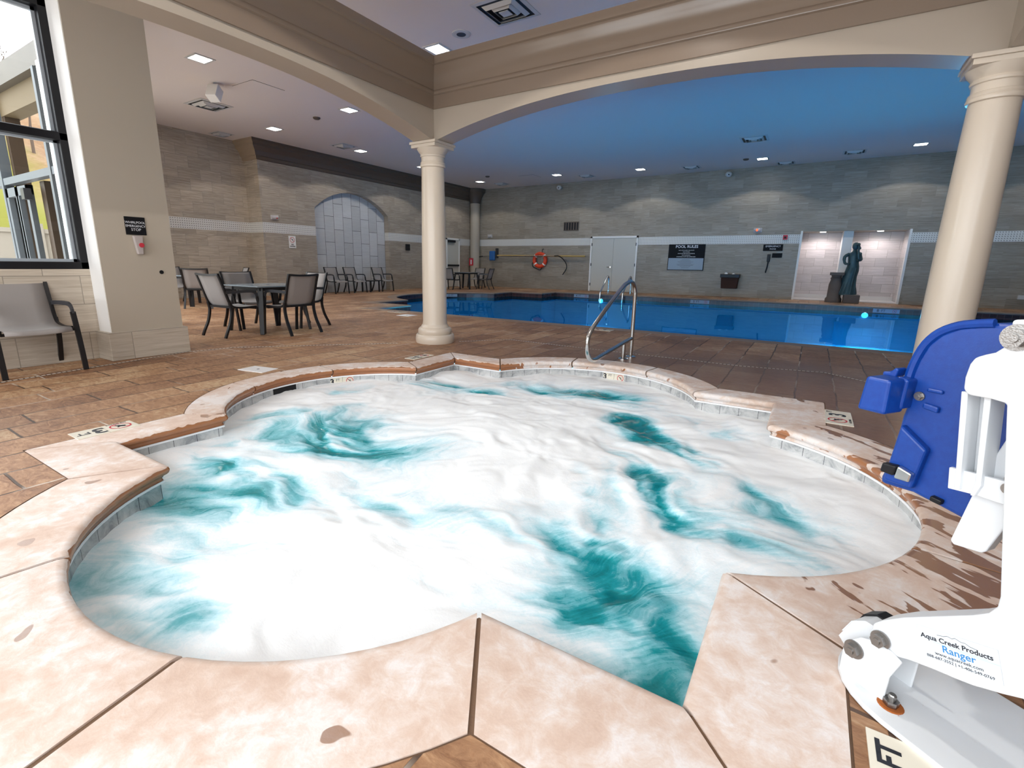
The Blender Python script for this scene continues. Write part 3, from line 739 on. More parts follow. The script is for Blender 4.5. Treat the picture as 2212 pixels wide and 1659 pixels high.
# trench drain
def strip(bm, pts, w_):
    lay = bm.verts.layers.float.new('along'); acc = 0; prev = None; last = None
    for i, p in enumerate(pts):
        p = Vector(p); a = Vector(pts[max(i-1,0)]); b = Vector(pts[min(i+1,len(pts)-1)]); e = (b-a).normalized(); nn = Vector((-e.y,e.x))
        if last is not None: acc += (p-last).length
        last = p
        v1 = bm.verts.new((*(p+nn*w_/2),.003)); v2 = bm.verts.new((*(p-nn*w_/2),.003)); v1[lay] = v2[lay] = acc
        if prev: bm.faces.new((prev[0],prev[1],v2,v1))
        prev = (v1,v2)
bm = B(); strip(bm, [(-6.02,-1.5),(-6.0,1.1),(-6.32,2.9),(-6.2,3.42),(-4.78,4.97)], .035)
o = obj('trench_drain', bm, M['drain'], recalc=False); tag(o,'thin pale slotted drain strip running from pillar to white column','drain')
bm = B(); strip(bm, [(-4.2,5.60),(-3.70,6.22),(-.6,6.13),(-.3,6.18),(.24,6.30),(.75,5.9),(2.6,4.2)], .035)
o = obj('trench_drain', bm, M['drain'], recalc=False); tag(o,'thin pale slotted drain strip between hot tub handrail and pool','drain')

# ------------------------------------------------------------------ swimming pool
pool = thing('swimming_pool','long blue swimming pool behind the hot tub','swimming pool')
bm = B(); loft(bm, [z3(offset(PP,.40),-.004),z3(offset(PP,.30),-.004),z3(offset(PP,.30),.0),z3(offset(PP,.02),.0),z3(PP,-.012),z3(PP,-.03),z3(offset(PP,.02),-.05)]); obj('coping', bm, M['poolcoping'], pool)
bm = B(); loft(bm, [z3(offset(PP,.02),-.045),z3(offset(PP,.02),-.30)]); obj('tile_band', bm, M['pooltile'], pool)
bm = B(); loft(bm, [z3(offset(PP,.021),-.29),z3(offset(PP,.021),-1.25)]); fill(bm,[z3(offset(PP,.021),-1.25)]); obj('basin', bm, M['basin'], pool)
bm = B(); fill(bm,[z3(offset(PP,.019),-.19)])
for f in bm.faces:
    if f.normal.z < 0: f.normal_flip()
o = obj('pool_water', bm, M['poolwater'], recalc=False); tag(o,'still blue water of the swimming pool reflecting the back wall','water', kind='stuff')
# underwater lamps
def area(name, loc, rot, sx, sy, e, c, parent=None, portal=False):
    L = bpy.data.lights.new(name,'AREA'); L.shape = 'RECTANGLE'; L.size = sx; L.size_y = sy; L.energy = e; L.color = c
    if portal: L.cycles.is_portal = True
    o = bpy.data.objects.new(name, L); link(o, parent); o.location = loc; o.rotation_euler = rot; return o
POOL_E = 98
for (x,lab) in ((-7.0,'round underwater pool lamp below the cream double doors'),(1.5,'round underwater pool lamp glowing beneath the shower niche')):
    t = thing('pool_lamp', lab, 'lamp', (x,18.8,-.27))
    bm = B(); lathe(bm, [(.085,0),(.085,.02),(.06,.035),(.02,.04)], 20); bmesh.ops.rotate(bm, verts=bm.verts, matrix=Matrix.Rotation(PI/2,3,'X')); obj('lens', bm, M['poollamp'], t, smooth=True)
    a_ = area('bulb', (0,-.08,0), (math.radians(-75),0,0), .16,.16, 25 if x<0 else 120, (.55,.85,1), t)
for (x,y,rz) in ((-8.0,8.72,0),(-5.0,8.72,0),(-2.0,8.72,0),(1.0,8.72,0),(4.0,8.72,0)):
    t = thing('pool_lamp', 'underwater lamp on the pool wall under the coping hidden from view', 'lamp', (x,y,-.45), rz, 'underwater pool lamps')
    bm = B(); lathe(bm, [(.13,0),(.13,.02),(.10,.035),(.02,.04)], 20); bmesh.ops.rotate(bm, verts=bm.verts, matrix=Matrix.Rotation(-PI/2,3,'X')); bmesh.ops.translate(bm, verts=bm.verts, vec=(0,-.07,0)); obj('lens', bm, M['poollamp'], t, smooth=True)
    area('bulb', (0,.06,0), (math.radians(68),0,0), .3,.3, POOL_E, (.55,.85,1), t)
# pool waterline markers
for (x,y,nx,s,lab) in ((-7.85,18.8,0,'4 FT','small pale depth marker on the far pool edge left of the double doors'),(-3.3,18.8,0,'5 FT','small pale depth marker on the far pool edge below the brown bin'),(2.0,18.8,0,'8 FT','small blue-lit depth marker on the far pool edge by the glowing lamp')):
    t = thing('pool_depth_marker', lab, 'depth marker')
    F = frame((x,y-.0,-.11),(1,0,0),(0,0,1)); bm = B(); box(bm,-.32,.32,-.06,.06,-.004,.006,F); obj('tile', bm, M['signgrey'], t)
    text('number', s[0], .11, M['ink'], t, F @ Matrix.Translation((-.20,0,.007)), bold=.002); text('lettering', 'FT', .10, M['ink'], t, F @ Matrix.Translation((-.07,0,.007))); no_diving(t, F @ Matrix.Translation((.2,0,.007)), .05)
t = thing('pool_depth_marker','small pale depth marker on the curved left end of the pool','depth marker')
F = frame((-12.0,12.6,-.10),(.35,.94,0),(0,0,1)); F = frame((-11.86,15.1,-.10),(.52,-.85,0),(0,0,1)); 
F = frame((-11.72,15.15,-.10),(.65,.76,0),(0,0,1)); bm = B(); box(bm,-.25,.25,-.05,.05,-.004,.02,F); obj('tile', bm, M['signgrey'], t)
text('number','3',.10,M['ink'],t,F @ Matrix.Translation((-.08,0,.021))); text('lettering','FT',.09,M['ink'],t,F @ Matrix.Translation((.05,0,.021)))
marker_floor((-3.0,8.2),(1,0,0),(0,1,0),.36,.2,'cream depth tile in the pool coping seen through the handrail')
marker_floor((-7.9,8.22),(1,0,0),(0,1,0),.42,.22,'cream depth tile in the pool coping left of the column')

# ------------------------------------------------------------------ canopy: columns and arched beams
CA = (-4.45,5.38); CBc = (.975,5.38)
def column(c, label):
    t = thing('column', label, 'column', (c[0],c[1],0))
    bm = B(); lathe(bm, [(.265,0),(.272,.02),(.275,.06),(.268,.11),(.255,.125)], 40); obj('plinth', bm, M['column'], t, smooth=True)
    bm = B(); lathe(bm, [(.20,.12),(.225,.125),(.238,.15),(.236,.19),(.218,.215),(.20,.22),(.195,.235),(.176,.26)], 40); obj('base', bm, M['column'], t, smooth=True)
    bm = B(); lathe(bm, [(.175,.25),(.168,.32),(.168,.9),(.164,1.4),(.157,1.9),(.149,2.34)], 40); obj('shaft', bm, M['column'], t, smooth=True)
    bm = B(); lathe(bm, [(.149,2.33),(.165,2.335),(.17,2.35),(.165,2.365),(.160,2.37),(.165,2.38),(.160,2.395),(.150,2.40),(.150,2.455),(.162,2.46),(.166,2.475),(.158,2.49),(.165,2.50),(.19,2.53),(.205,2.562)], 40); obj('necking', bm, M['column'], t, smooth=True)
    bm = B(); box(bm,-.20,.20,-.20,.20,2.56,2.60); box(bm,-.215,.215,-.215,.215,2.60,2.632); obj('abacus', bm, M['column'], t, bevel=.004)
    return t
colA = column(CA,'cream round column standing behind the far corner of the hot tub')
colB = dup(colA,(CBc[0],CBc[1],0),0,'cream round column at the right behind the blue lift seat')
dup(colA,(CA[0],.33,0),0,'cream round column near the window outside the left of view')
dup(colA,(CBc[0]+.35,-.1,0),0,'cream round column behind the pool lift outside the right of view')
def beam(name, axis, p, a0, a1, label):
    """axis 'x': beam along x at y=p ; inner face towards tub; arch between a0..a1"""
    t = thing(name, label, 'beam')
    mid = (a0+a1)/2; hs = (a1-a0)/2-.20; n = 40
    def zb(s): 
        u_ = max(-1,min(1,(s-mid)/hs)); return 2.632+.275*(1-abs(u_)**2.3)
    ss = [a0-.15]+[a0+.20+ (a1-a0-.40)*i/n for i in range(n+1)]+[a1+.15]
    lo = [(s, 2.632 if (s<a0+.19 or s>a1-.19) else zb(s)) for s in ss]
    poly = lo+[(a1+.15,3.52),(a0-.15,3.52)]
    mp = (lambda a,b,d:(a,d,b)) if axis=='x' else (lambda a,b,d:(d,a,b))
    bm = B(); prism(bm, poly, lambda a,b:mp(a,b,p-.15), lambda a,b:mp(a,b,p+.15)); obj('arched_fascia', bm, M['gloss2'], t)
    return t, mp
M['gloss2'] = simple('satin_cream_fascia', (.44,.375,.305), .3)
cprof = [(0,2.985),(.022,2.985),(.022,3.135),(.040,3.145),(.046,3.165),(.040,3.185),(.030,3.195),(.030,3.215),(.036,3.30),(.060,3.38),(.085,3.425),(.085,3.445),(.105,3.455),(.108,3.475),(.105,3.495),(.105,3.54),(.0,3.54)]
def crown(t, mp, side, p, a0, a1, ms):
    # side = +-1 direction of the inner/outer face; mitred ends by ms
    bm = B(); prism(bm, cprof, lambda o_,z:mp(a0+ms*o_,z,p+side*(.15+o_)), lambda o_,z:mp(a1-ms*o_,z,p+side*(.15+o_))); obj('crown_moulding', bm, M['gloss'], t, smooth=True)
for (ax,p,a0,a1,lab,ins_) in (('x',5.38,CA[0],CBc[0],'taupe arched beam with crown moulding over the far side of the hot tub',-1),
                         ('y',-4.45,.0,CA[1],'taupe arched beam with crown moulding above the left side of the hot tub',1),
                         ('x',-.05,CA[0],CBc[0]+.35,'taupe arched beam behind the camera position over the near side','NO'),
                         ('y',CBc[0]+.13,-.05,CBc[1],'taupe arched beam above the right side of the hot tub',-1)):
    if ins_=='NO': ins_ = 1
    t, mp = beam('canopy_beam', ax, p, a0, a1, lab)
    crown(t, mp, ins_, p, a0+.15, a1-.15, 1)
    crown(t, mp, -ins_, p, a0-.15, a1+.15, -1)

# ------------------------------------------------------------------ ceiling fixtures
def downlight(x, y, label, e=150, size=math.radians(128), blend=.12, aim=None):
    t = thing('downlight', label, 'downlight', (x,y,ZC), 0, None)
    bm = B(); a,b = .185,.145
    for (p,q,r_,s_) in ((-a,a,-a,-b),(-a,a,b,a),(-a,-b,-b,b),(b,a,-b,b)): box(bm,p,q,r_,s_,-.012,0)
    obj('frame', bm, M['soft'], t)
    bm = B(); box(bm,-b,b,-b,b,-.006,-.001); obj('lens', bm, M['lamp'], t)
    L = bpy.data.lights.new('lamp','SPOT'); L.energy = e; L.spot_size = size; L.spot_blend = blend; L.shadow_soft_size = .06; L.color = (1,.96,.90)
    o = bpy.data.objects.new('lamp', L); link(o, t); o.location = (0,0,-.02)
    return t
DL = [(-9.85,5.40,'square recessed downlight nearest the pillar top',1),(-5.88,7.27,'bright square recessed downlight seen above the corner of the beams',1),(-9.88,8.85,'square recessed downlight left of the column in the middle of the ceiling',1),
      (-13.03,8.97,'square recessed downlight in front of the stone wall return',1),(-13.0,12.05,'square recessed downlight beside the vent on the left ceiling',1),(-13.0,15.1,'square recessed downlight just left of the column shaft',1),
      (-12.96,18.9,'square recessed downlight in the far corner above the door',1),(-9.24,18.95,'square recessed downlight above the life ring',1),(-5.98,19.35,'square recessed downlight right of the double doors on the ceiling',1),
      (-1.93,19.4,'square recessed downlight on the dark blue ceiling above the phone',1),(2.12,19.35,'square recessed downlight nearest the right column',1),(5.9,19.3,'square recessed downlight beyond the right column',1)]
for x,y,lab,s_ in DL: downlight(x,y,lab, 85)
downlight(-1.6,2.5,'recessed downlight above the hot tub overhead of the view', 220, math.radians(123), .03)
def diffuser(x, y, s, label, z=ZC):
    t = thing('ceiling_vent', label, 'vent', (x,y,z))
    bm = B(); box(bm,-s*.47,s*.47,-s*.47,s*.47,-.004,-.001); obj('duct_shade', bm, M['black'], t)  # flat black sheet painted as the shade behind the louvres
    def ring(r0, r1, z0, z1, nm, m):
        bm = B()
        for (aa,zz,bb,z2) in ((r0,z0,r1,z1),):
            A_ = [bm.verts.new((sx*aa,sy*aa,zz)) for sx,sy in ((-1,-1),(1,-1),(1,1),(-1,1))]; B_ = [bm.verts.new((sx*bb,sy*bb,z2)) for sx,sy in ((-1,-1),(1,-1),(1,1),(-1,1))]
            C_ = [bm.verts.new((v.co.x,v.co.y,v.co.z-.004)) for v in A_]; D_ = [bm.verts.new((v.co.x,v.co.y,v.co.z-.004)) for v in B_]
            for i in range(4):
                j = (i+1)%4
                for f in ((A_[i],A_[j],B_[j],B_[i]),(C_[i],C_[j],D_[j],D_[i]),(A_[i],A_[j],C_[j],C_[i]),(B_[i],B_[j],D_[j],D_[i])): bm.faces.new(f)
        obj(nm, bm, m, t)
    ring(s*.5, s*.42, -.004, -.012, 'outer_frame', M['soft'])
    ring(s*.34, s*.28, -.008, -.050, 'louvre', M['soft']); ring(s*.215, s*.165, -.010, -.052, 'louvre', M['soft'])
    bm = B(); box(bm,-s*.10,s*.10,-s*.10,s*.10,-.055,-.045); obj('centre_plate', bm, M['soft'], t)
for x,y,s_,lab in ((-12.49,6.93,.76,'large square ceiling vent with dark louvres nearest the pillar'),(-4.2,6.75,.74,'large square ceiling vent at the top edge of the view'),(-14.9,8.55,.5,'dark square ceiling vent against the left stone wall'),
                 (-12.93,11.29,.62,'square ceiling vent between two downlights on the left'),(-12.4,19.8,.6,'square ceiling vent in the far corner'),(-8.27,19.7,.6,'square ceiling vent above the wall grille'),(-4.25,19.8,.6,'square ceiling vent above the pool rules sign'),
                 (-1.9,16.4,.7,'wide ceiling vent over the pool'),(.58,19.6,.6,'square ceiling vent above the shower niche'),(-1.3,20.5,.55,'ceiling vent tight against the back wall')):
    diffuser(x,y,s_,lab)
for x,y,s_,lab in ((-10.38,6.86,.73,'flush square access panel outlined in the ceiling'),(-10.4,18.8,.7,'dark square access panel in the far ceiling')):
    t = thing('access_panel', lab, 'access panel', (x,y,ZC))
    bm = B(); box(bm,-s_/2,s_/2,-s_/2,s_/2,-.004,0); obj('edge', bm, M['crown'], t)
    bm = B(); box(bm,-s_/2+.006,s_/2-.006,-s_/2+.006,s_/2-.006,-.008,-.003); obj('panel', bm, M['ceiling'], t)
for x,y,r_,lab in ((-5.2,7.03,.15,'round ceiling speaker beside the bright corner downlight'),):
    o = obj('ceiling_speaker', lathe(B(), [(r_,0),(r_,-.008),(r_*.8,-.012)], 28, (0,0)), M['soft']); o.location = (x,y,ZC); tag(o, lab, 'speaker')
    obj('grille', lathe(B(), [(r_*.5,-.012),(r_*.48,-.016)], 24), M['chairgrey'], o)
for x,y,lab in ((-11.1,8.87,'small round smoke detector on the left ceiling'),(-11.9,17.9,'small round smoke detector in the far ceiling'),(-2.4,19.2,'small round smoke detector over the pool near the vent')):
    o = obj('smoke_detector', lathe(B(), [(.09,0),(.088,-.025),(.06,-.045)], 20), M['crown'], smooth=True); o.location = (x,y,ZC); tag(o, lab, 'smoke detector')
t = thing('wall_speaker','small white box speaker on a swivel bracket under the ceiling','speaker',(-10.87,6.19,ZC),.5)
obj('bracket', tube(B(), [(0,0,0),(0,0,-.09)], .02, 8), M['soft'], t)
bm = B(); box(bm,-.11,.11,-.10,.10,-.15,.13, Matrix.Translation((0,-.02,-.2)) @ Matrix.Rotation(-.5,4,'X')); obj('cabinet', bm, M['plaster'], t, bevel=.01)
for x,y,z,lab in ((-9.95,20.75,4.45,'small white camera on the back wall under the ceiling'),(-3.1,20.7,4.45,'small dark camera on the back wall below the ceiling vents')):
    t = thing('security_camera', lab, 'camera', (x,y,z)); bm = B(); box(bm,-.05,.05,.0,.15,-.03,.03); obj('mount', bm, M['soft'], t)
    obj('dome', blob(B(), (0,-.06,-.01), (.12,.12,.10)), M['soft'], t, smooth=True); obj('eye', blob(B(), (.02,-.15,-.03), (.03,.03,.03)), M['black'], t, smooth=True)

# ------------------------------------------------------------------ back wall furniture
def plate(name, lab, cat, x0,x1,z0,z1, m, y=20.9, th=.02, bev=.004):
    t = thing(name, lab, cat, ((x0+x1)/2, y, (z0+z1)/2)); w_, h_ = (x1-x0)/2, (z1-z0)/2
    bm = B(); box(bm,-w_,w_,-th,0,-h_,h_); obj('panel', bm, m, t, bevel=bev); return t
FB = lambda x, z, y=20.872: frame((x,y,z),(1,0,0),(0,0,1))
# double door
d = thing('door_1','cream double doors in the back wall','door',(-7.36,20.9,0)); d['kind'] = 'structure'
bm = B(); box(bm,-1.04,1.04,-.05,.02,2.26,2.34); box(bm,-1.04,-.975,-.05,.02,0,2.34); box(bm,.975,1.04,-.05,.02,0,2.34); obj('frame', bm, M['plaster'], d)
for s in (-1,1):
    bm = B(); box(bm, min(s*.004,s*.972), max(s*.004,s*.972), -.035,0,.02,2.255); p = obj('door_panel', bm, M['door'], d, bevel=.003)
    for z in (.3,1.15,2.0):
        bm = B(); box(bm, min(s*.955,s*.99), max(s*.955,s*.99), -.055,-.03,z-.06,z+.06); obj('hinge', bm, M['chairgrey'], p)
    if s < 0:
        bm = B(); cyl(bm,(-.07,-.035,1.05),(-.07,-.10,1.05),.03,12); tube(bm,[(-.07,-.09,1.05),(-.22,-.10,1.05)],.014,8); obj('lever_handle', bm, M['metal'], p, smooth=True)
# left wall door (faces +x)
d = thing('door_2','pale door with dark closer in the far left corner','door',(-14.7,19.15,0)); d['kind']='structure'
bm = B(); box(bm,0,.05,-.52,-.45,0,2.27); box(bm,0,.05,.45,.52,0,2.27); box(bm,0,.05,-.52,.52,2.20,2.27); obj('frame', bm, M['plaster'], d)
bm = B(); box(bm,.005,.035,-.45,.45,.02,2.2); p = obj('door_panel', bm, M['door'], d)
bm = B(); box(bm,.035,.12,-.4,.1,2.08,2.18); obj('closer', bm, M['black'], p); bm = B(); box(bm,.035,.09,-.42,.42,.98,1.06); obj('push_bar', bm, M['black'], p)
# wall grille
t = plate('wall_grille','dark louvred return-air grille high on the back wall','grille',-9.74,-9.01,2.61,2.99,M['crown'])
bm = B(); box(bm,-.33,.33,-.024,-.019,-.155,.155); obj('opening', bm, M['black'], t)
for i in range(5):
    bm = B(); x = -.25+.125*i; box(bm,x-.022,x+.022,-.036,-.02,-.155,.155); obj('slat', bm, M['pedestal'], t)
# strobes
for x,z,lab,red in ((-13.7,2.45,'small grey fire strobe on the back wall at far left',0),(-1.93,2.46,'fire strobe with red glow right of the pool rules sign',1)):
    t = thing('fire_strobe', lab, 'strobe', (x,20.9,z)); bm = B(); box(bm,-.14,.14,-.03,0,-.08,.08); obj('base', bm, M['clear'], t, bevel=.02)
    obj('lens', blob(B(),(0,-.04,0),(.12,.05,.065)), M['clear'], t, smooth=True)
    if red: obj('flash', blob(B(),(-.02,-.09,0),(.03,.02,.045)), M['redglow'], t, smooth=True)
t = thing('fire_strobe','clear fire strobe on the left stone wall above the no-diving sign','strobe',(-14.7,9.88,2.45),-PI/2)
bm = B(); box(bm,-.14,.14,0,.03,-.07,.07); obj('base', bm, M['clear'], t, bevel=.01); obj('lens', blob(B(),(0,.05,0),(.12,.05,.06)), M['clear'], t, smooth=True); obj('flash', blob(B(),(-.03,.09,-.02),(.03,.015,.02)), M['red'], t, smooth=True)
t = plate('fire_alarm','small red pull station on the mosaic band','alarm',-1.09,-.95,2.11,2.27,M['red'],th=.05); bm = B(); box(bm,-.035,.035,-.055,-.05,-.04,.03); obj('lever', bm, M['black'], t)
# pool rules sign
t = plate('pool_rules_sign','black pool rules sign with pale lower panel on the back wall','sign',-5.05,-3.67,.97,1.98,M['blackplate'],th=.03)
bm = B(); box(bm,-.665,.665,-.034,-.029,-.48,-.03); obj('lower_panel', bm, M['signgrey'], t)
I = Matrix.Rotation(PI/2,4,'X')
def ts(nm, s, size, m, par, x, y, z, **k): return text(nm, s, size, m, par, Matrix.Translation((x,y,z)) @ I, **k)
ts('lettering','POOL RULES',.15,M['whiteprint'],t,0,-.032,.41,bold=.002)
for i,(w_,s) in enumerate(((.5,'NO LIFEGUARD ON DUTY'),(.3,'NO DIVING'),(.62,'SHOWER BEFORE ENTERING'),(.36,'NO RUNNING'),(.7,'CHILDREN MUST BE SUPERVISED'))): ts('lettering',s,.05,M['whiteprint'],t,0,-.032,.27-.062*i)
for i in range(8): 
    w_ = (.15,.2,.3,.22,.32,.3,.2,.15)[i]; bm = B(); box(bm,-w_,w_,-.0355,-.034,-.09-.045*i,-.082-.045*i); obj('text_line', bm, M['chairgrey'], t)
# phone signs, phone
t = plate('phone_sign','wide black emergency sign above the wall phone','sign',-1.68,-1.05,1.72,1.95,M['blackplate']); ts('lettering','EMERGENCY',.085,M['whiteprint'],t,0,-.022,.045); ts('lettering','PHONE',.06,M['whiteprint'],t,0,-.022,-.05)
plate('phone_notice','small black plate beside the wall phone','sign',-1.36,-1.04,1.48,1.64,M['blackplate'])
t = thing('wall_phone','black wall phone handset with hanging cord on the back wall','phone',(-1.46,20.9,1.35)); bm = B(); box(bm,-.05,.05,-.06,0,-.02,.25); obj('handset', bm, M['black'], t, bevel=.015)
obj('cord', tube(B(), [(0,-.05,0),(-.01,-.04,-.2),(-.04,-.04,-.38),(-.03,-.03,-.40)],.022,8,smooth=4), M['black'], t, smooth=True)
# bin
t = thing('towel_bin','brown wall-mounted bin with black rim on the back wall','bin',(-2.65,20.9,.33))
bm = B(); prism(bm, [(-.27,0),(.27,0),(.30,.44),(-.30,.44)], lambda a,b:(a,-.32,b), lambda a,b:(a,0,b)); obj('body', bm, M['binbrown'], t, bevel=.01)
bm = B(); box(bm,-.33,.33,-.35,0,.40,.53); obj('rim', bm, M['black'], t, bevel=.01)
obj('paper_liner', blob(blob(B(),(-.15,-.18,.54),(.07,.06,.05)),(.1,-.15,.53),(.06,.06,.04)), M['paper'], t, smooth=True)
# life ring, poles, hooks
t = thing('life_ring','orange life ring hanging on the back wall below the pole','life ring',(-10.84,20.80,1.32))
bm = B(); n=28; tube(bm, [(.29*math.cos(2*PI*i/n),0,.29*math.sin(2*PI*i/n)) for i in range(n)], .085, 12, ref=(0,1,0), closed=True); obj('ring', bm, M['orange'], t, smooth=True)
for a in (40,140,220,320):
    A_ = math.radians(a); c = Vector((.29*math.cos(A_),0,.29*math.sin(A_))); e = Vector((-math.sin(A_),0,math.cos(A_)))
    obj('band', tube(B(), [c-e*.03,c+e*.03],.089,12,ref=(0,1,0)), M['plaster'], t, smooth=True)
obj('rope', tube(B(), [(-.2,-.02,-.25),(-.37,-.02,-.12),(-.35,-.02,-.3),(-.15,-.02,-.40),(.02,-.02,-.45),(.1,-.02,-.38),(.2,-.02,-.25)],.018,6,smooth=5), M['black'], t, smooth=True)
obj('hanger', tube(B(), [(.12,.09,.5),(.12,-.03,.48),(.12,-.03,.34)],.02,6), M['chairgrey'], t)
o = obj('wooden_pole', tube(B(), [(-13.4,20.78,1.52),(-8.6,20.78,1.50)],.035,10), M['yellow'], smooth=True); tag(o,'long yellow pole resting along the back wall','pole')
t = thing('rescue_hook','aluminium pole ending in a curved rescue hook at the far left','hook')
obj('pole', tube(B(), [(-14.0,20.74,1.49),(-10.3,20.74,1.49)],.02,8), M['metal'], t, smooth=True)
obj('hook', tube(B(), [(-14.0,20.74,1.49),(-14.3,20.74,1.42),(-14.62,20.74,1.15),(-14.66,20.74,.85),(-14.4,20.74,.6),(-14.25,20.74,.5)],.02,8,smooth=6), M['black'], t, smooth=True)
t = thing('rescue_hook','dark curved rescue hook right of the life ring','hook')
obj('pole', tube(B(), [(-11.6,20.69,1.50),(-10.05,20.69,1.51)],.022,8), M['metal'], t, smooth=True)
obj('hook', tube(B(), [(-10.05,20.69,1.51),(-9.8,20.69,1.49),(-9.5,20.69,1.25),(-9.42,20.69,.98),(-9.6,20.69,.68)],.022,8,smooth=6), M['black'], t, smooth=True)
t = thing('pool_brush','blue pool brush head hanging from the pole at left','brush',(-13.45,20.74,1.5))
bm = B(); box(bm,-.17,.16,-.05,.05,-.22,.24); obj('head', bm, M['bluep'], t, bevel=.04); bm = B(); box(bm,.2,.26,-.04,.15,-.1,.36); obj('bracket', bm, M['chairgrey'], t)
# fire sign
o = plate('extinguisher_sign','small red sign on the corner pilaster','sign',-14.62,-14.38,1.02,1.38,M['red'],y=20.43); bm = B(); box(bm,-.035,.035,-.024,-.02,-.12,.10); obj('symbol', bm, M['whiteprint'], o)

# ------------------------------------------------------------------ shower niche
bm = B(); box(bm,-.7,2.64,22.3,22.5,0,2.6); box(bm,-.7,-.53,21.1,22.3,0,2.6); box(bm,2.47,2.64,21.1,22.3,0,2.6); box(bm,-.53,2.47,21.1,22.3,2.40,2.6)
struct('wall_niche', bm, M['niche'])
bm = B(); box(bm,.70,.98,21.05,22.3,0,2.40); struct('trim_3', bm, M['plaster'])
bm = B(); box(bm,-.53,2.47,21.0,22.3,0,.03); box(bm,-.53,2.47,22.2,22.3,.03,.16); struct('trim_4', bm, simple('white_mosaic_floor',(.7,.68,.66),.4,bumps=.5,bs=40))
bm = B(); box(bm,-.56,-.50,20.87,21.1,0,2.40); box(bm,2.44,2.50,20.87,21.1,0,2.40); struct('trim_5', bm, M['plaster'])
for x,lab in ((.1,'small niche light above the left shower bay'),(1.75,'small niche light above the right shower bay')):
    t = thing('niche_light', lab, 'downlight', (x,21.7,2.40)); obj('lens', lathe(B(), [(.09,0),(.09,-.008)], 16), M['lamp'], t)
    L = bpy.data.lights.new('lamp','SPOT'); L.energy = 42; L.spot_size = math.radians(165); L.spot_blend = .5; L.shadow_soft_size = .08; L.color = (1,.93,.95); o = bpy.data.objects.new('lamp', L); link(o,t); o.location = (0,0,-.05)

# ------------------------------------------------------------------ statue and pedestal (y ~20.3)
SY = 20.35
def body(bm, secs, n=14):
    rings = []
    for (x,y,z,rx,ry) in secs: rings.append([bm.verts.new((x+rx*math.cos(2*PI*i/n), y+ry*math.sin(2*PI*i/n), z)) for i in range(n)])
    for a,b in zip(rings,rings[1:]):
        for i in range(n): bm.faces.new((a[i],a[(i+1)%n],b[(i+1)%n],b[i]))
    bm.faces.new(rings[0]); bm.faces.new(rings[-1])
t = thing('statue','dark green bronze statue of a draped figure in front of the shower niche','statue',(1.05,SY,0))
bm = B(); box(bm,-.10,.34,-.28,.28,0,.28); obj('base', bm, M['pedestal'], t, bevel=.02)
bm = B(); body(bm, [(-.02,0,.26,.28,.22),(-.02,0,.42,.24,.2),(-.03,0,.6,.20,.17),(-.02,0,.85,.20,.17),(.02,0,1.05,.19,.15),(.03,0,1.2,.17,.13),(.02,0,1.32,.15,.12),(.02,0,1.5,.17,.12),(.02,0,1.62,.16,.11),(.01,0,1.68,.07,.07),(.01,0,1.74,.055,.06),(.01,-.01,1.79,.085,.09),(.01,-.01,1.86,.095,.10),(.01,0,1.93,.08,.085),(.01,0,1.97,.03,.03)])
for a in range(10):   # drapery folds
    A_ = 2*PI*a/10; tube(bm, [(-.02+.25*math.cos(A_),.2*math.sin(A_),.3),(-.02+.19*math.cos(A_+.15),.16*math.sin(A_+.15),.65),(.02+.16*math.cos(A_+.3),.14*math.sin(A_+.3),1.15)],radii=[.03,.022,.015],n=6,smooth=4)
tube(bm, [(-.12,0,1.6),(-.24,-.03,1.5),(-.21,-.06,1.30),(-.08,-.12,1.28)],radii=[.055,.05,.04,.035],n=8,smooth=5)
tube(bm, [(.15,0,1.6),(.20,-.05,1.42),(.14,-.12,1.45),(.10,-.13,1.66),(.10,-.10,1.86)],radii=[.055,.048,.04,.035],n=8,smooth=5)
for (x,y,z,r) in ((.08,-.12,1.9,.05),(.12,-.1,1.78,.045),(.15,-.1,1.6,.06),(.11,-.12,1.4,.04)): blob(bm,(x,y,z),(r,r,r),10)
obj('figure', bm, M['bronze'], t, smooth=True)
t = thing('pedestal','brown carved stone pedestal standing left of the bronze statue','pedestal',(.68,SY+.02,0))
bm = B(); lathe(bm, [(.24,0),(.24,.12),(.20,.18),(.19,.6),(.15,.75),(.17,.8),(.14,.84),(.15,.9)], 20); obj('body', bm, M['pedestal'], t, smooth=True)
bm = B(); box(bm,-.20,.20,-.2,.2,.9,1.0); obj('top', bm, M['pedestal'], t, bevel=.015)
# lights on grab bar
o = obj('wall_fitting', box(box(B(),5.25,5.5,20.82,20.9,.3,.42),5.55,5.95,20.82,20.9,.32,.40), M['soft']); tag(o,'small pale fittings low on the back wall right of the column','fitting')

# ------------------------------------------------------------------ left wall signs
t = thing('no_diving_sign','white no diving sign with red circle on the left stone wall','sign',(-14.69,10.45,1.72))
Fs = frame((.012,0,0),(0,1,0),(0,0,1)); bm = B(); box(bm,-.13,.13,-.195,.195,-.01,0,Fs); obj('plate', bm, M['plaster'], t)
no_diving(t, Fs @ Matrix.Translation((0,.07,0)), .09); text('lettering','NO',.06,M['ink'],t,Fs @ Matrix.Translation((0,-.08,.001)),bold=.002); text('lettering','DIVING',.06,M['ink'],t,Fs @ Matrix.Translation((0,-.14,.001)),bold=.002)
t = thing('wall_speaker','small black panel on the stone wall right of the arch','speaker',(-14.69,16.0,1.75)); bm = B(); box(bm,0,.05,-.12,.12,-.13,.13); obj('panel', bm, M['black'], t, bevel=.01); bm = B(); box(bm,.05,.055,-.09,.09,-.005,.005); obj('slot', bm, M['chairgrey'], t)
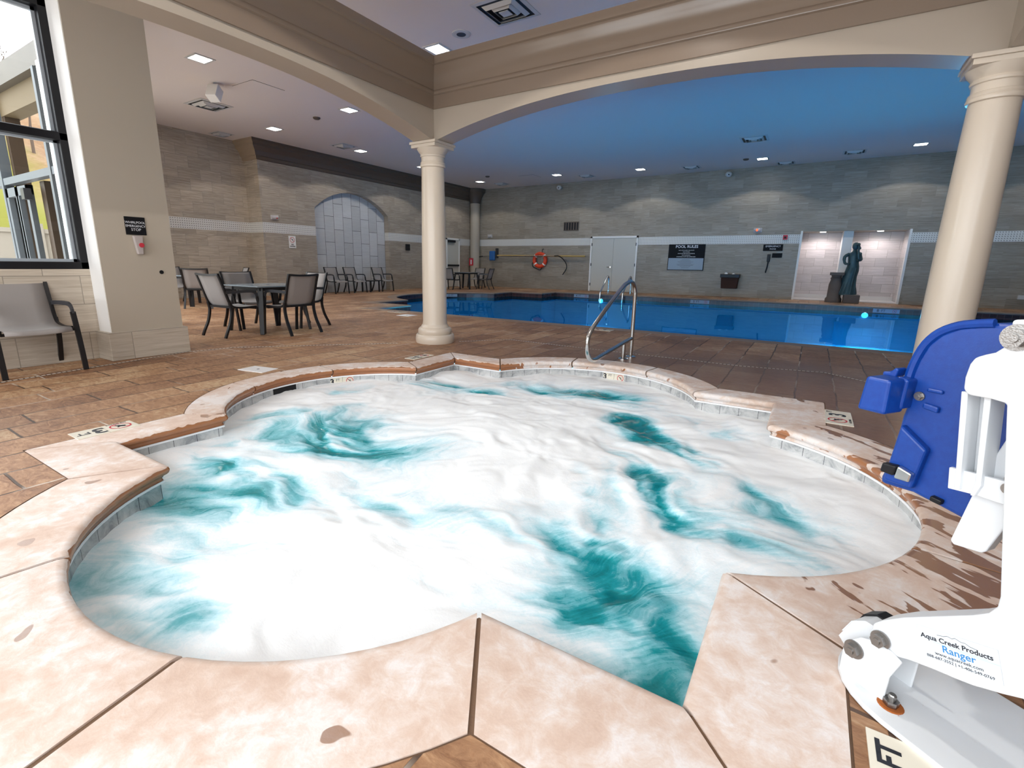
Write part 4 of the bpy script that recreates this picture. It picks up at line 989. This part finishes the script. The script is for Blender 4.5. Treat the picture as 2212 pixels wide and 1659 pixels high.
# pillar sign + dispenser + hole
t = thing('emergency_stop_sign','black whirlpool emergency stop sign on the beige pillar','sign',(-6.38,2.58,1.455))
Fs = frame((.012,0,0),(0,1,0),(0,0,1)); bm = B(); box(bm,-.098,.098,-.095,.095,-.015,0,Fs); obj('plate', bm, M['blackplate'], t, bevel=.002)
for i,s in enumerate(('WHIRLPOOL','EMERGENCY','STOP')): text('lettering',s,.034 if i<2 else .04,M['whiteprint'],t,Fs @ Matrix.Translation((0,.035-.038*i,.001)))
t = thing('stop_button','clear covered emergency button below the black sign on the pillar','button',(-6.38,2.575,1.25)); bm = B(); prism(bm,[(-.045,.10),(.05,.10),(.035,-.10),(-.02,-.10)],lambda a,b:(0,a,b),lambda a,b:(.05,a,b)); obj('cover', bm, simple('clear_cover',(.45,.40,.38),.08), t, bevel=.01)
bm = B(); cyl(bm,(.03,.02,0),(.062,.02,0),.025,12); obj('button', bm, M['red'], t)
o = obj('cable_port', lathe(B(), [(.022,0),(.022,.006)], 16), M['black']); o.rotation_euler = (0,PI/2,0); o.location = (-6.379,2.78,.955); tag(o,'small black round port on the pillar face','port')

# ------------------------------------------------------------------ chairs and tables
def make_chair(label, loc, rz, group=None, grey=False):
    t = thing('sling_chair', label, 'chair', loc, rz, group)
    fm = M['chairframe']
    pathc = cat_rom([(0,-.335,.90),(0,-.30,.80),(0,-.245,.62),(0,-.20,.50),(0,-.145,.445),(0,0,.425),(0,.16,.43),(0,.245,.435),(0,.275,.42),(0,.28,.395)],4)
    bm = B(); cols = []
    for s in (-.245,-.12,0,.12,.245):
        for off in (0,):
            cols.append([bm.verts.new((s, p.y, p.z-.012*(1-(s/.245)**2)*(1 if p.z<.5 else .4))) for p in pathc])
    for a,b in zip(cols,cols[1:]):
        for i in range(len(a)-1): bm.faces.new((a[i],b[i],b[i+1],a[i+1]))
    o = obj('sling', bm, M['sling'], t, smooth='all'); so = o.modifiers.new('solid','SOLIDIFY'); so.thickness = .01; so.offset = 0
    bm = B()
    for s in (-1,1): tube(bm, [(s*.262,-.345,.915),(s*.262,-.305,.80),(s*.262,-.25,.62),(s*.262,-.21,.50),(s*.262,-.16,.44),(s*.262,0,.418),(s*.262,.20,.425)], wh=(.028,.032), smooth=4, ref=(1,0,0))
    tube(bm, [(-.27,-.345,.905),(-.1,-.352,.895),(.1,-.352,.895),(.27,-.345,.905)], wh=(.022,.028), smooth=3)
    tube(bm, [(-.26,-.19,.435),(.26,-.19,.435)], wh=(.03,.03)); tube(bm, [(-.26,.20,.40),(.26,.20,.40)], wh=(.03,.025))
    obj('frame', bm, fm, t)
    for s in (-1,1):
        bm = B(); tube(bm, [(s*.265,-.215,.50),(s*.268,-.20,.38),(s*.272,-.235,.22),(s*.278,-.30,.08),(s*.28,-.335,0)], wh=(.026,.040), smooth=5, ref=(1,0,0)); obj('leg', bm, fm, t)
        bm = B(); tube(bm, [(s*.30,.275,0),(s*.298,.25,.25),(s*.295,.225,.45),(s*.292,.205,.58)], wh=(.024,.042), smooth=4, ref=(1,0,0)); tube(bm,[(s*.26,.21,.41),(s*.295,.22,.41)],wh=(.03,.03)); obj('leg', bm, fm, t)
        bm = B(); tube(bm, [(s*.292,.207,.56),(s*.291,.195,.615),(s*.289,.16,.648),(s*.286,.08,.658),(s*.28,-.1,.655),(s*.27,-.262,.648)], wh=(.040,.020), smooth=4, ref=(1,0,0)); obj('armrest', bm, M['chairgrey'], t)
    return t
PI2 = PI/2
ch = make_chair('large grey sling armchair beneath the window at far left',(-6.37,1.545,0),-PI2)
# rz: local +y is the facing direction
G = 'sling chairs around the square tables'
dup(ch,(-7.31,4.10,0),.05,'dark-framed sling chair at the left corner of the near table, back to the viewer',G)
dup(ch,(-6.82,4.74,0),PI2+.06,'dark-framed sling chair at the right of the near table showing its taupe back',G)
dup(ch,(-7.44,5.40,0),PI,'sling chair with bright white backrest behind the right of the near table',G)
dup(ch,(-8.02,4.79,0),-PI2,'grey-backed sling chair on the far left side of the near table',G)
GA = 'sling chairs by the arched recess'
dup(ch,(-14.28,11.85,0),-PI2,'leftmost sling chair of the row under the tiled arch',GA)
dup(ch,(-14.28,12.70,0),-PI2,'middle sling chair under the tiled arch left of the small side table',GA)
dup(ch,(-14.28,14.1,0),-PI2,'right sling chair under the tiled arch beyond the side table',GA)
GB = 'sling chairs around the table behind the pillar'
dup(ch,(-12.1,6.05,0),PI*.28,'brown-backed sling chair turned away beside the pillar edge',GB)
dup(ch,(-13.2,7.5,0),PI*.9,'sling chair with white backrest behind the table beside the pillar',GB)
dup(ch,(-13.9,6.45,0),-PI*.45,'faint grey sling chair behind the table edge at the pillar',GB)
GC = 'sling chairs around the far corner table'
dup(ch,(-13.25,17.15,0),.12,'dark sling chair left at the far corner table seen from behind',GC)
dup(ch,(-12.35,18.45,0),PI2+.2,'dark sling chair right at the far corner table seen from the side',GC)
dup(ch,(-13.4,19.3,0),PI,'dark sling chair behind the far corner table against the wall',GC)
def make_table(label, loc, rz, s=.95, h=.73):
    t = thing('square_table', label, 'table', loc, rz, None); a = s/2
    bm = B(); box(bm,-a,a,-a,a,h-.022,h); obj('tabletop', bm, M['tabletop'], t, bevel=.008)
    bm = B(); lathe(bm, [(.03,h-.001),(.03,h+.002)], 16); obj('parasol_hole', bm, M['black'], t)
    bm = B(); b = a*.8
    for (p,q,r_,s_) in ((-b,b,-b,-b+.03),(-b,b,b-.03,b),(-b,-b+.03,-b,b),(b-.03,b,-b,b)): box(bm,p,q,r_,s_,h-.075,h-.022)
    obj('apron', bm, M['chairframe'], t)
    for sx in (-1,1):
        for sy in (-1,1):
            bm = B(); tube(bm, [(sx*(a*.74),sy*(a*.74),h-.03),(sx*a*.9,sy*a*.9,0)], wh=(.085,.05), radii=[1,.75], ref=(sx,sy,0)); obj('leg', bm, M['chairframe'], t, bevel=.006)
    return t
tb = make_table('square grey-topped table with four dark legs beside the pillar',(-7.38,4.74,0),0)
dup(tb,(-12.95,6.35,0),.2,'dark square table mostly hidden behind the beige pillar')
dup(tb,(-13.2,18.2,0),.1,'dark square table in the far corner near the door')
t = thing('side_table','low black side table between the chairs under the arch','side table',(-14.25,13.42,0))
bm = B(); box(bm,-.25,.25,-.25,.25,.40,.43); obj('tabletop', bm, M['chairframe'], t)
for sx in (-1,1):
    for sy in (-1,1): obj('leg', box(B(), sx*.22-.02,sx*.22+.02,sy*.22-.02,sy*.22+.02,0,.40), M['chairframe'], t)

# ------------------------------------------------------------------ handrail at the tub
wv = Vector((-.187,-.982)); P0 = Vector((-1.78,5.93))
rp = lambda s, z, o=0: (P0.x+wv.x*s-o*.982*0, P0.y+wv.y*s, z)
t = thing('handrail','curved stainless grab rail beside the far rim of the hot tub','handrail')
def arcpts(pts, k=5): return pts
bm = B(); tube(bm, [rp(0,0),rp(0,.35),rp(.0,.72),rp(.015,.82),rp(.06,.89),rp(.13,.92),rp(.22,.905),rp(.32,.86),rp(.60,.67),rp(.86,.48),rp(.95,.40),rp(.99,.33),rp(1.0,.24),rp(.98,.15),rp(.92,.09),rp(.83,.075),rp(.74,.09),rp(.5,.14),rp(.02,.235)], .024, 14, smooth=4, ref=(1,0,0)); obj('rail', bm, M['metal'], t, smooth=True)
bm = B(); tube(bm, [rp(.19,0),rp(.19,.20)], .024, 14); obj('post', bm, M['metal'], t, smooth=True)
for s in (0,.19):
    q = rp(s,0); bm = B(); lathe(bm, [(.062,0),(.062,.008),(.045,.016),(.03,.022)], 22, (q[0],q[1])); obj('flange', bm, M['metal'], t, smooth=True)
# pool ladder rails
for x,lab in ((-6.93,'left curved steel pool ladder rail at the far pool edge'),(-6.02,'right curved steel pool ladder rail at the far pool edge')):
    t = thing('ladder_rail', lab, 'ladder rail', (x,19.3,0)); bm = B()
    tube(bm, [(0,.05,0),(0,.05,.5),(0,.02,.66),(0,-.06,.70),(0,-.18,.62),(-.05,-.55,.20),(-.08,-.62,0),(-.08,-.64,-.6)], .03, 10, smooth=4, ref=(1,0,0)); obj('rail', bm, M['metal'], t, smooth=True)
    obj('flange', lathe(B(), [(.08,0),(.08,.01),(.04,.02)],16,(0,.05)), M['metal'], t)

# ------------------------------------------------------------------ pool lift
U = Vector((.81,-.586,0)).normalized(); V = Vector((.586,.81,0)).normalized()
def sc(s, c, z): return U*s+V*c+Vector((0,0,z))
lift = thing('pool_lift','white pool access lift with blue moulded seat at the right of the hot tub','pool lift')
def slab(poly, c0, c1, name, m, parent, bev=.004, z0=0):
    bm = B(); prism(bm, poly, lambda a,b: sc(a,c0,b+z0), lambda a,b: sc(a,c1,b+z0)); return obj(name, bm, m, parent, bevel=bev, seg=3)
# base plate
base = [(-.50,1.262),(.9,1.262),(.9,1.64),(-.55,1.64)]+[(-.56-.195*math.sin(PI*i/14), 1.451+.189*math.cos(PI*i/14)) for i in range(1,14)]+[(-.56,1.262)]
bm = B(); prism(bm, base, lambda a,b: sc(a,b,.002), lambda a,b: sc(a,b,.016)); obj('base_plate', bm, M['whiterust'], lift, bevel=.003)
for (s,c) in ((-.578,1.33),(.3,1.34),(.3,1.57)):
    p = sc(s,c,0); bm = B(); lathe(bm, [(.020,.012),(.020,.018)], 6, (p.x,p.y)); lathe(bm, [(.017,.018),(.017,.033)], 6, (p.x,p.y)); lathe(bm, [(.009,.033),(.009,.046),(.007,.049)], 14, (p.x,p.y)); bo = obj('anchor_bolt', bm, M['zinc'], lift)
    bm = B(); lathe(bm, [(.029,.0155),(.026,.0185)], 20, (p.x,p.y)); obj('rusty_washer', bm, M['rust'], bo)
# pivot bracket
br_ = [(-.705,.014),(-.705,.085),(-.695,.115),(-.67,.145),(-.64,.16),(-.60,.162),(-.572,.15),(-.59,.09),(-.592,.014)]
slab(br_, 1.322, 1.330, 'bracket', M['whiterust'], lift); slab(br_, 1.44, 1.448, 'bracket', M['white'], lift)
bx = [(-.74,.085),(-.712,.155),(-.683,.176),(-.66,.176),(-.66,.10),(-.715,.065)]
slab(bx, 1.356, 1.44, 'bumper_block', M['white'], lift, bev=.002); slab([((a+.70)*1.09-.703,(b-.12)*1.08+.120) for a,b in bx], 1.405, 1.446, 'bumper_edge', M['black'], lift, bev=.002)
bm = B(); p0, p1 = Vector((-.727,.122)), Vector((-.695,.17)); 
o = slab([(-.735,.105),(-.716,.151),(-.700,.164),(-.700,.15),(-.722,.11)], 1.358, 1.3595, 'caution_label', M['label'], lift, bev=0)
# lever arm + mast (one bent plate)
mast = [(-.655,.150),(-.652,.200),(-.635,.222),(-.594,.262),(-.474,.360),(-.452,.382),(-.442,.405),(-.442,.430),(-.476,.636),(-.508,.836),(-.533,.839),(-.572,.838),(-.582,.849),(-.584,.875),(-.581,.905),(-.575,.920),(-.560,.929),(-.545,.936),(-.533,.950),(-.528,.966),(-.531,1.006),(-.38,1.02),(-.20,.33),(-.25,.262),(-.31,.245),(-.37,.238),(-.399,.222),(-.445,.200),(-.476,.190),(-.520,.178),(-.567,.162),(-.615,.137),(-.64,.134)]
ma = slab(mast, 1.330, 1.400, 'lever_mast', M['whiterust'], lift, bev=.006)
def hexbolt(s, z, c, r, parent, name='pivot_bolt'):
    bm = B(); a, b = sc(s,c,z), sc(s,c-.004,z); cyl(bm, a, b, r*1.35, 22); cyl(bm, b, sc(s,c-.004-r*.8,z), r, 6); cyl(bm, sc(s,c-.004-r*.8,z), sc(s,c-.006-r*.9,z), r*.5, 12)
    return obj(name, bm, M['zinc'], parent)
hexbolt(-.677,.103,1.322,.018,lift); hexbolt(-.627,.172,1.328,.017,lift); hexbolt(-.515,.972,1.329,.020,lift)
# maker's label
Fl = frame(tuple(sc(-.482,1.3290,.256)), tuple(U*.951+Vector((0,0,.309))), tuple(U*-.309+Vector((0,0,.951))))
bm = B(); box(bm,-.075,.075,-.037,.037,0,.0006,Fl); obj('maker_label', bm, M['label'], ma)
tl = lambda nm,s,sz,m,x,y,**k: text(nm,s,sz,m,ma,Fl @ Matrix.Translation((x,y,.0008)),ext=.0002,**k)
tl('lettering','Aqua Creek Products',.0152,M['ink'],-.002,.015,bold=.0003)
tl('lettering','Ranger',.022,M['inkblue'],.002,-.003,bold=.0002)
tl('lettering','www.aquacreek.com',.0105,M['ink'],.0,-.018); tl('lettering','888-687-3552 | +1-406-549-0769',.0092,M['ink'],.0,-.029)
bm = B()
mpts = [(-.035,.022),(-.022,.0235),(-.015,.027),(-.006,.0245),(.0,.028),(.010,.0235),(.018,.024),(.026,.0195),(.040,.0175)]
tube(bm, [Fl @ Vector((a,b+.004,.0009)) for a,b in mpts], .0004, 4); obj('mountain_logo', bm, M['ink'], ma)
bm = B(); box(bm,-.045,.055,.0065,.0075,.0006,.0009,Fl); box(bm,.0,.075,.0035,.0045,.0006,.0009,Fl); obj('stripe', bm, M['cyan'], ma)
bm = B(); Ft = frame(tuple(sc(-.715,1.357,.137)), tuple(U*.55+Vector((0,0,.83))), tuple(U*-.83+Vector((0,0,.55))))
# head channel, cross plate, foot, strut
slab([(-.597,.838),(-.572,.640),(-.570,.615),(-.560,.615),(-.562,.640),(-.585,.838)], 1.36, 1.42, 'channel', M['white'], lift, bev=.002)
slab([(-.585,.838),(-.562,.640),(-.545,.640),(-.556,.838)], 1.41, 1.42, 'channel', M['white'], lift, bev=.002)
slab([(-.557,.838),(-.545,.838),(-.526,.640),(-.533,.612),(-.540,.612),(-.536,.640)], 1.36, 1.42, 'channel', M['white'], lift, bev=.002)
slab([(-.592,.656),(-.545,.660),(-.42,.668),(-.42,.612),(-.535,.612),(-.586,.606)], 1.372, 1.384, 'cross_plate', M['whiterust'], lift, bev=.002)
slab([(-.550,.640),(-.575,.470),(-.568,.462),(-.516,.470),(-.509,.478),(-.470,.62),(-.45,.84),(-.50,.84)], 1.41, 1.45, 'foot_strut', M['whiterust'], lift)
hexbolt(-.484,.672,1.372,.009,lift,'clevis_pin'); hexbolt(-.486,.650,1.372,.009,lift,'clevis_pin')
# seat
shell = [(-.55,.985),(-.60,.983),(-.634,.981),(-.667,.976),(-.702,.967),(-.737,.946),(-.762,.913),(-.776,.87),(-.783,.83),(-.784,.79),(-.776,.749),(-.782,.708),(-.785,.64),(-.790,.569),(-.803,.521),(-.803,.500),(-.766,.502),(-.721,.506),(-.704,.503),(-.656,.496),(-.624,.490),(-.586,.483),(-.555,.483),(-.50,.50),(-.48,.62),(-.47,.98)]
seat = slab(shell, 1.52, 1.60, 'seat_shell', M['blue'], lift, bev=.012)
rim = [p for p in shell]
bm = B(); tube(bm, [sc(a,1.52,b) for a,b in shell[2:10]], .011, 8, smooth=3, ref=(V.x,V.y,0)); obj('rim', bm, M['blue'], seat, smooth=True)
bm = B(); box(bm,-.045,.045,-.055,.055,0,.008, frame(tuple(sc(-.742,1.505,.600)), tuple(U), (0,0,1)))
bm.free()
slab([(-.770,.690),(-.700,.640),(-.716,.522),(-.786,.520)], 1.498, 1.525, 'leg_rest', M['blue'], lift, bev=.008)
slab([(-.832,.818),(-.771,.818),(-.771,.723),(-.842,.722)], 1.42, 1.50, 'armrest_pad', M['blue'], lift, bev=.008)
slab([(-.790,.822),(-.762,.816),(-.766,.735),(-.795,.73)], 1.48, 1.56, 'armrest_bracket', M['blue'], lift, bev=.006)
slab([(-.833,.815),(-.800,.815),(-.796,.838),(-.804,.842),(-.815,.828),(-.833,.826)], 1.49, 1.53, 'hook', M['blue'], lift, bev=.004)
slab([(-.783,.577),(-.748,.580),(-.752,.549),(-.786,.550)], 1.476, 1.498, 'belt_buckle', M['black'], lift, bev=.005)
slab([(-.748,.580),(-.712,.570),(-.715,.545),(-.752,.543)], 1.480, 1.498, 'buckle_tongue', M['metal'], lift, bev=.004)
slab([(-.674,.523),(-.648,.520),(-.650,.505),(-.676,.508)], 1.505, 1.522, 'belt_buckle', M['black'], lift, bev=.004)
hexbolt(-.750,.773,1.519,.009,lift,'seat_screw')
slab([(-.735,.800),(-.700,.800),(-.700,.790),(-.735,.790)], 1.512, 1.522, 'moulded_rib', M['blue'], lift, bev=.004)
slab([(-.735,.760),(-.700,.756),(-.700,.740),(-.735,.745)], 1.508, 1.522, 'moulded_rib', M['blue'], lift, bev=.004)

# ------------------------------------------------------------------ daylight and camera
wd = bpy.data.worlds.new('daylight'); S.world = wd; wd.use_nodes = True
bg = wd.node_tree.nodes['Background']; bg.inputs[0].default_value = (.92,.96,1,1); bg.inputs[1].default_value = 6.3
area('window_portal', (XW-.35,.03,2.27), (0,-PI/2,0), 2.5,4.3, 1, (1,1,1), portal=True)
o = area('window_portal', (-10.6,3.75,2.1), (PI/2,0,math.atan2(2.32,-8.85)+PI), 8.0,3.2, 1, (1,1,1), portal=True)  # portal for the openings added in the hidden diagonal wall
for i,x in enumerate((-4.9,-1.25,2.15)):  # portals for the openings added behind the camera
    area('window_portal', (x,-2.5,2.05), (PI/2,0,0), 3.4,3.1, 1, (1,1,1), portal=True)
cam = bpy.data.cameras.new('camera'); co_ = bpy.data.objects.new('camera', cam); link(co_); S.camera = co_
cam.sensor_width = 36; cam.sensor_fit = 'HORIZONTAL'; cam.lens = 1051.7/2212*36
cam.shift_x = (1106-1070.55)/2212; cam.shift_y = -(829.5-811.26)/2212; cam.clip_start = .02; cam.clip_end = 200
yaw, pitch, roll = map(math.radians, (32.3957,12.8751,-.84296))
f_ = Vector((-math.sin(yaw)*math.cos(pitch), math.cos(yaw)*math.cos(pitch), -math.sin(pitch)))
r_ = Vector((math.cos(yaw), math.sin(yaw), 0)); d_ = f_.cross(r_)
r2 = r_*math.cos(roll)+d_*math.sin(roll); d2 = -r_*math.sin(roll)+d_*math.cos(roll)
Mc = Matrix(((r2.x,-d2.x,-f_.x,0),(r2.y,-d2.y,-f_.y,0),(r2.z,-d2.z,-f_.z,1.1),(0,0,0,1))); co_.matrix_world = Mc
S.view_settings.view_transform = 'Standard'; S.view_settings.look = 'None'; S.view_settings.gamma = 1; S.view_settings.use_curve_mapping = False
S.view_settings.exposure = 0.0
S.cycles.use_denoising = True
S.cycles.use_adaptive_sampling = True; S.cycles.adaptive_threshold = .08
S.cycles.max_bounces = 5; S.cycles.diffuse_bounces = 3; S.cycles.glossy_bounces = 3; S.cycles.transparent_max_bounces = 12
S.cycles.sample_clamp_indirect = 6; S.cycles.caustics_reflective = False; S.cycles.caustics_refractive = False
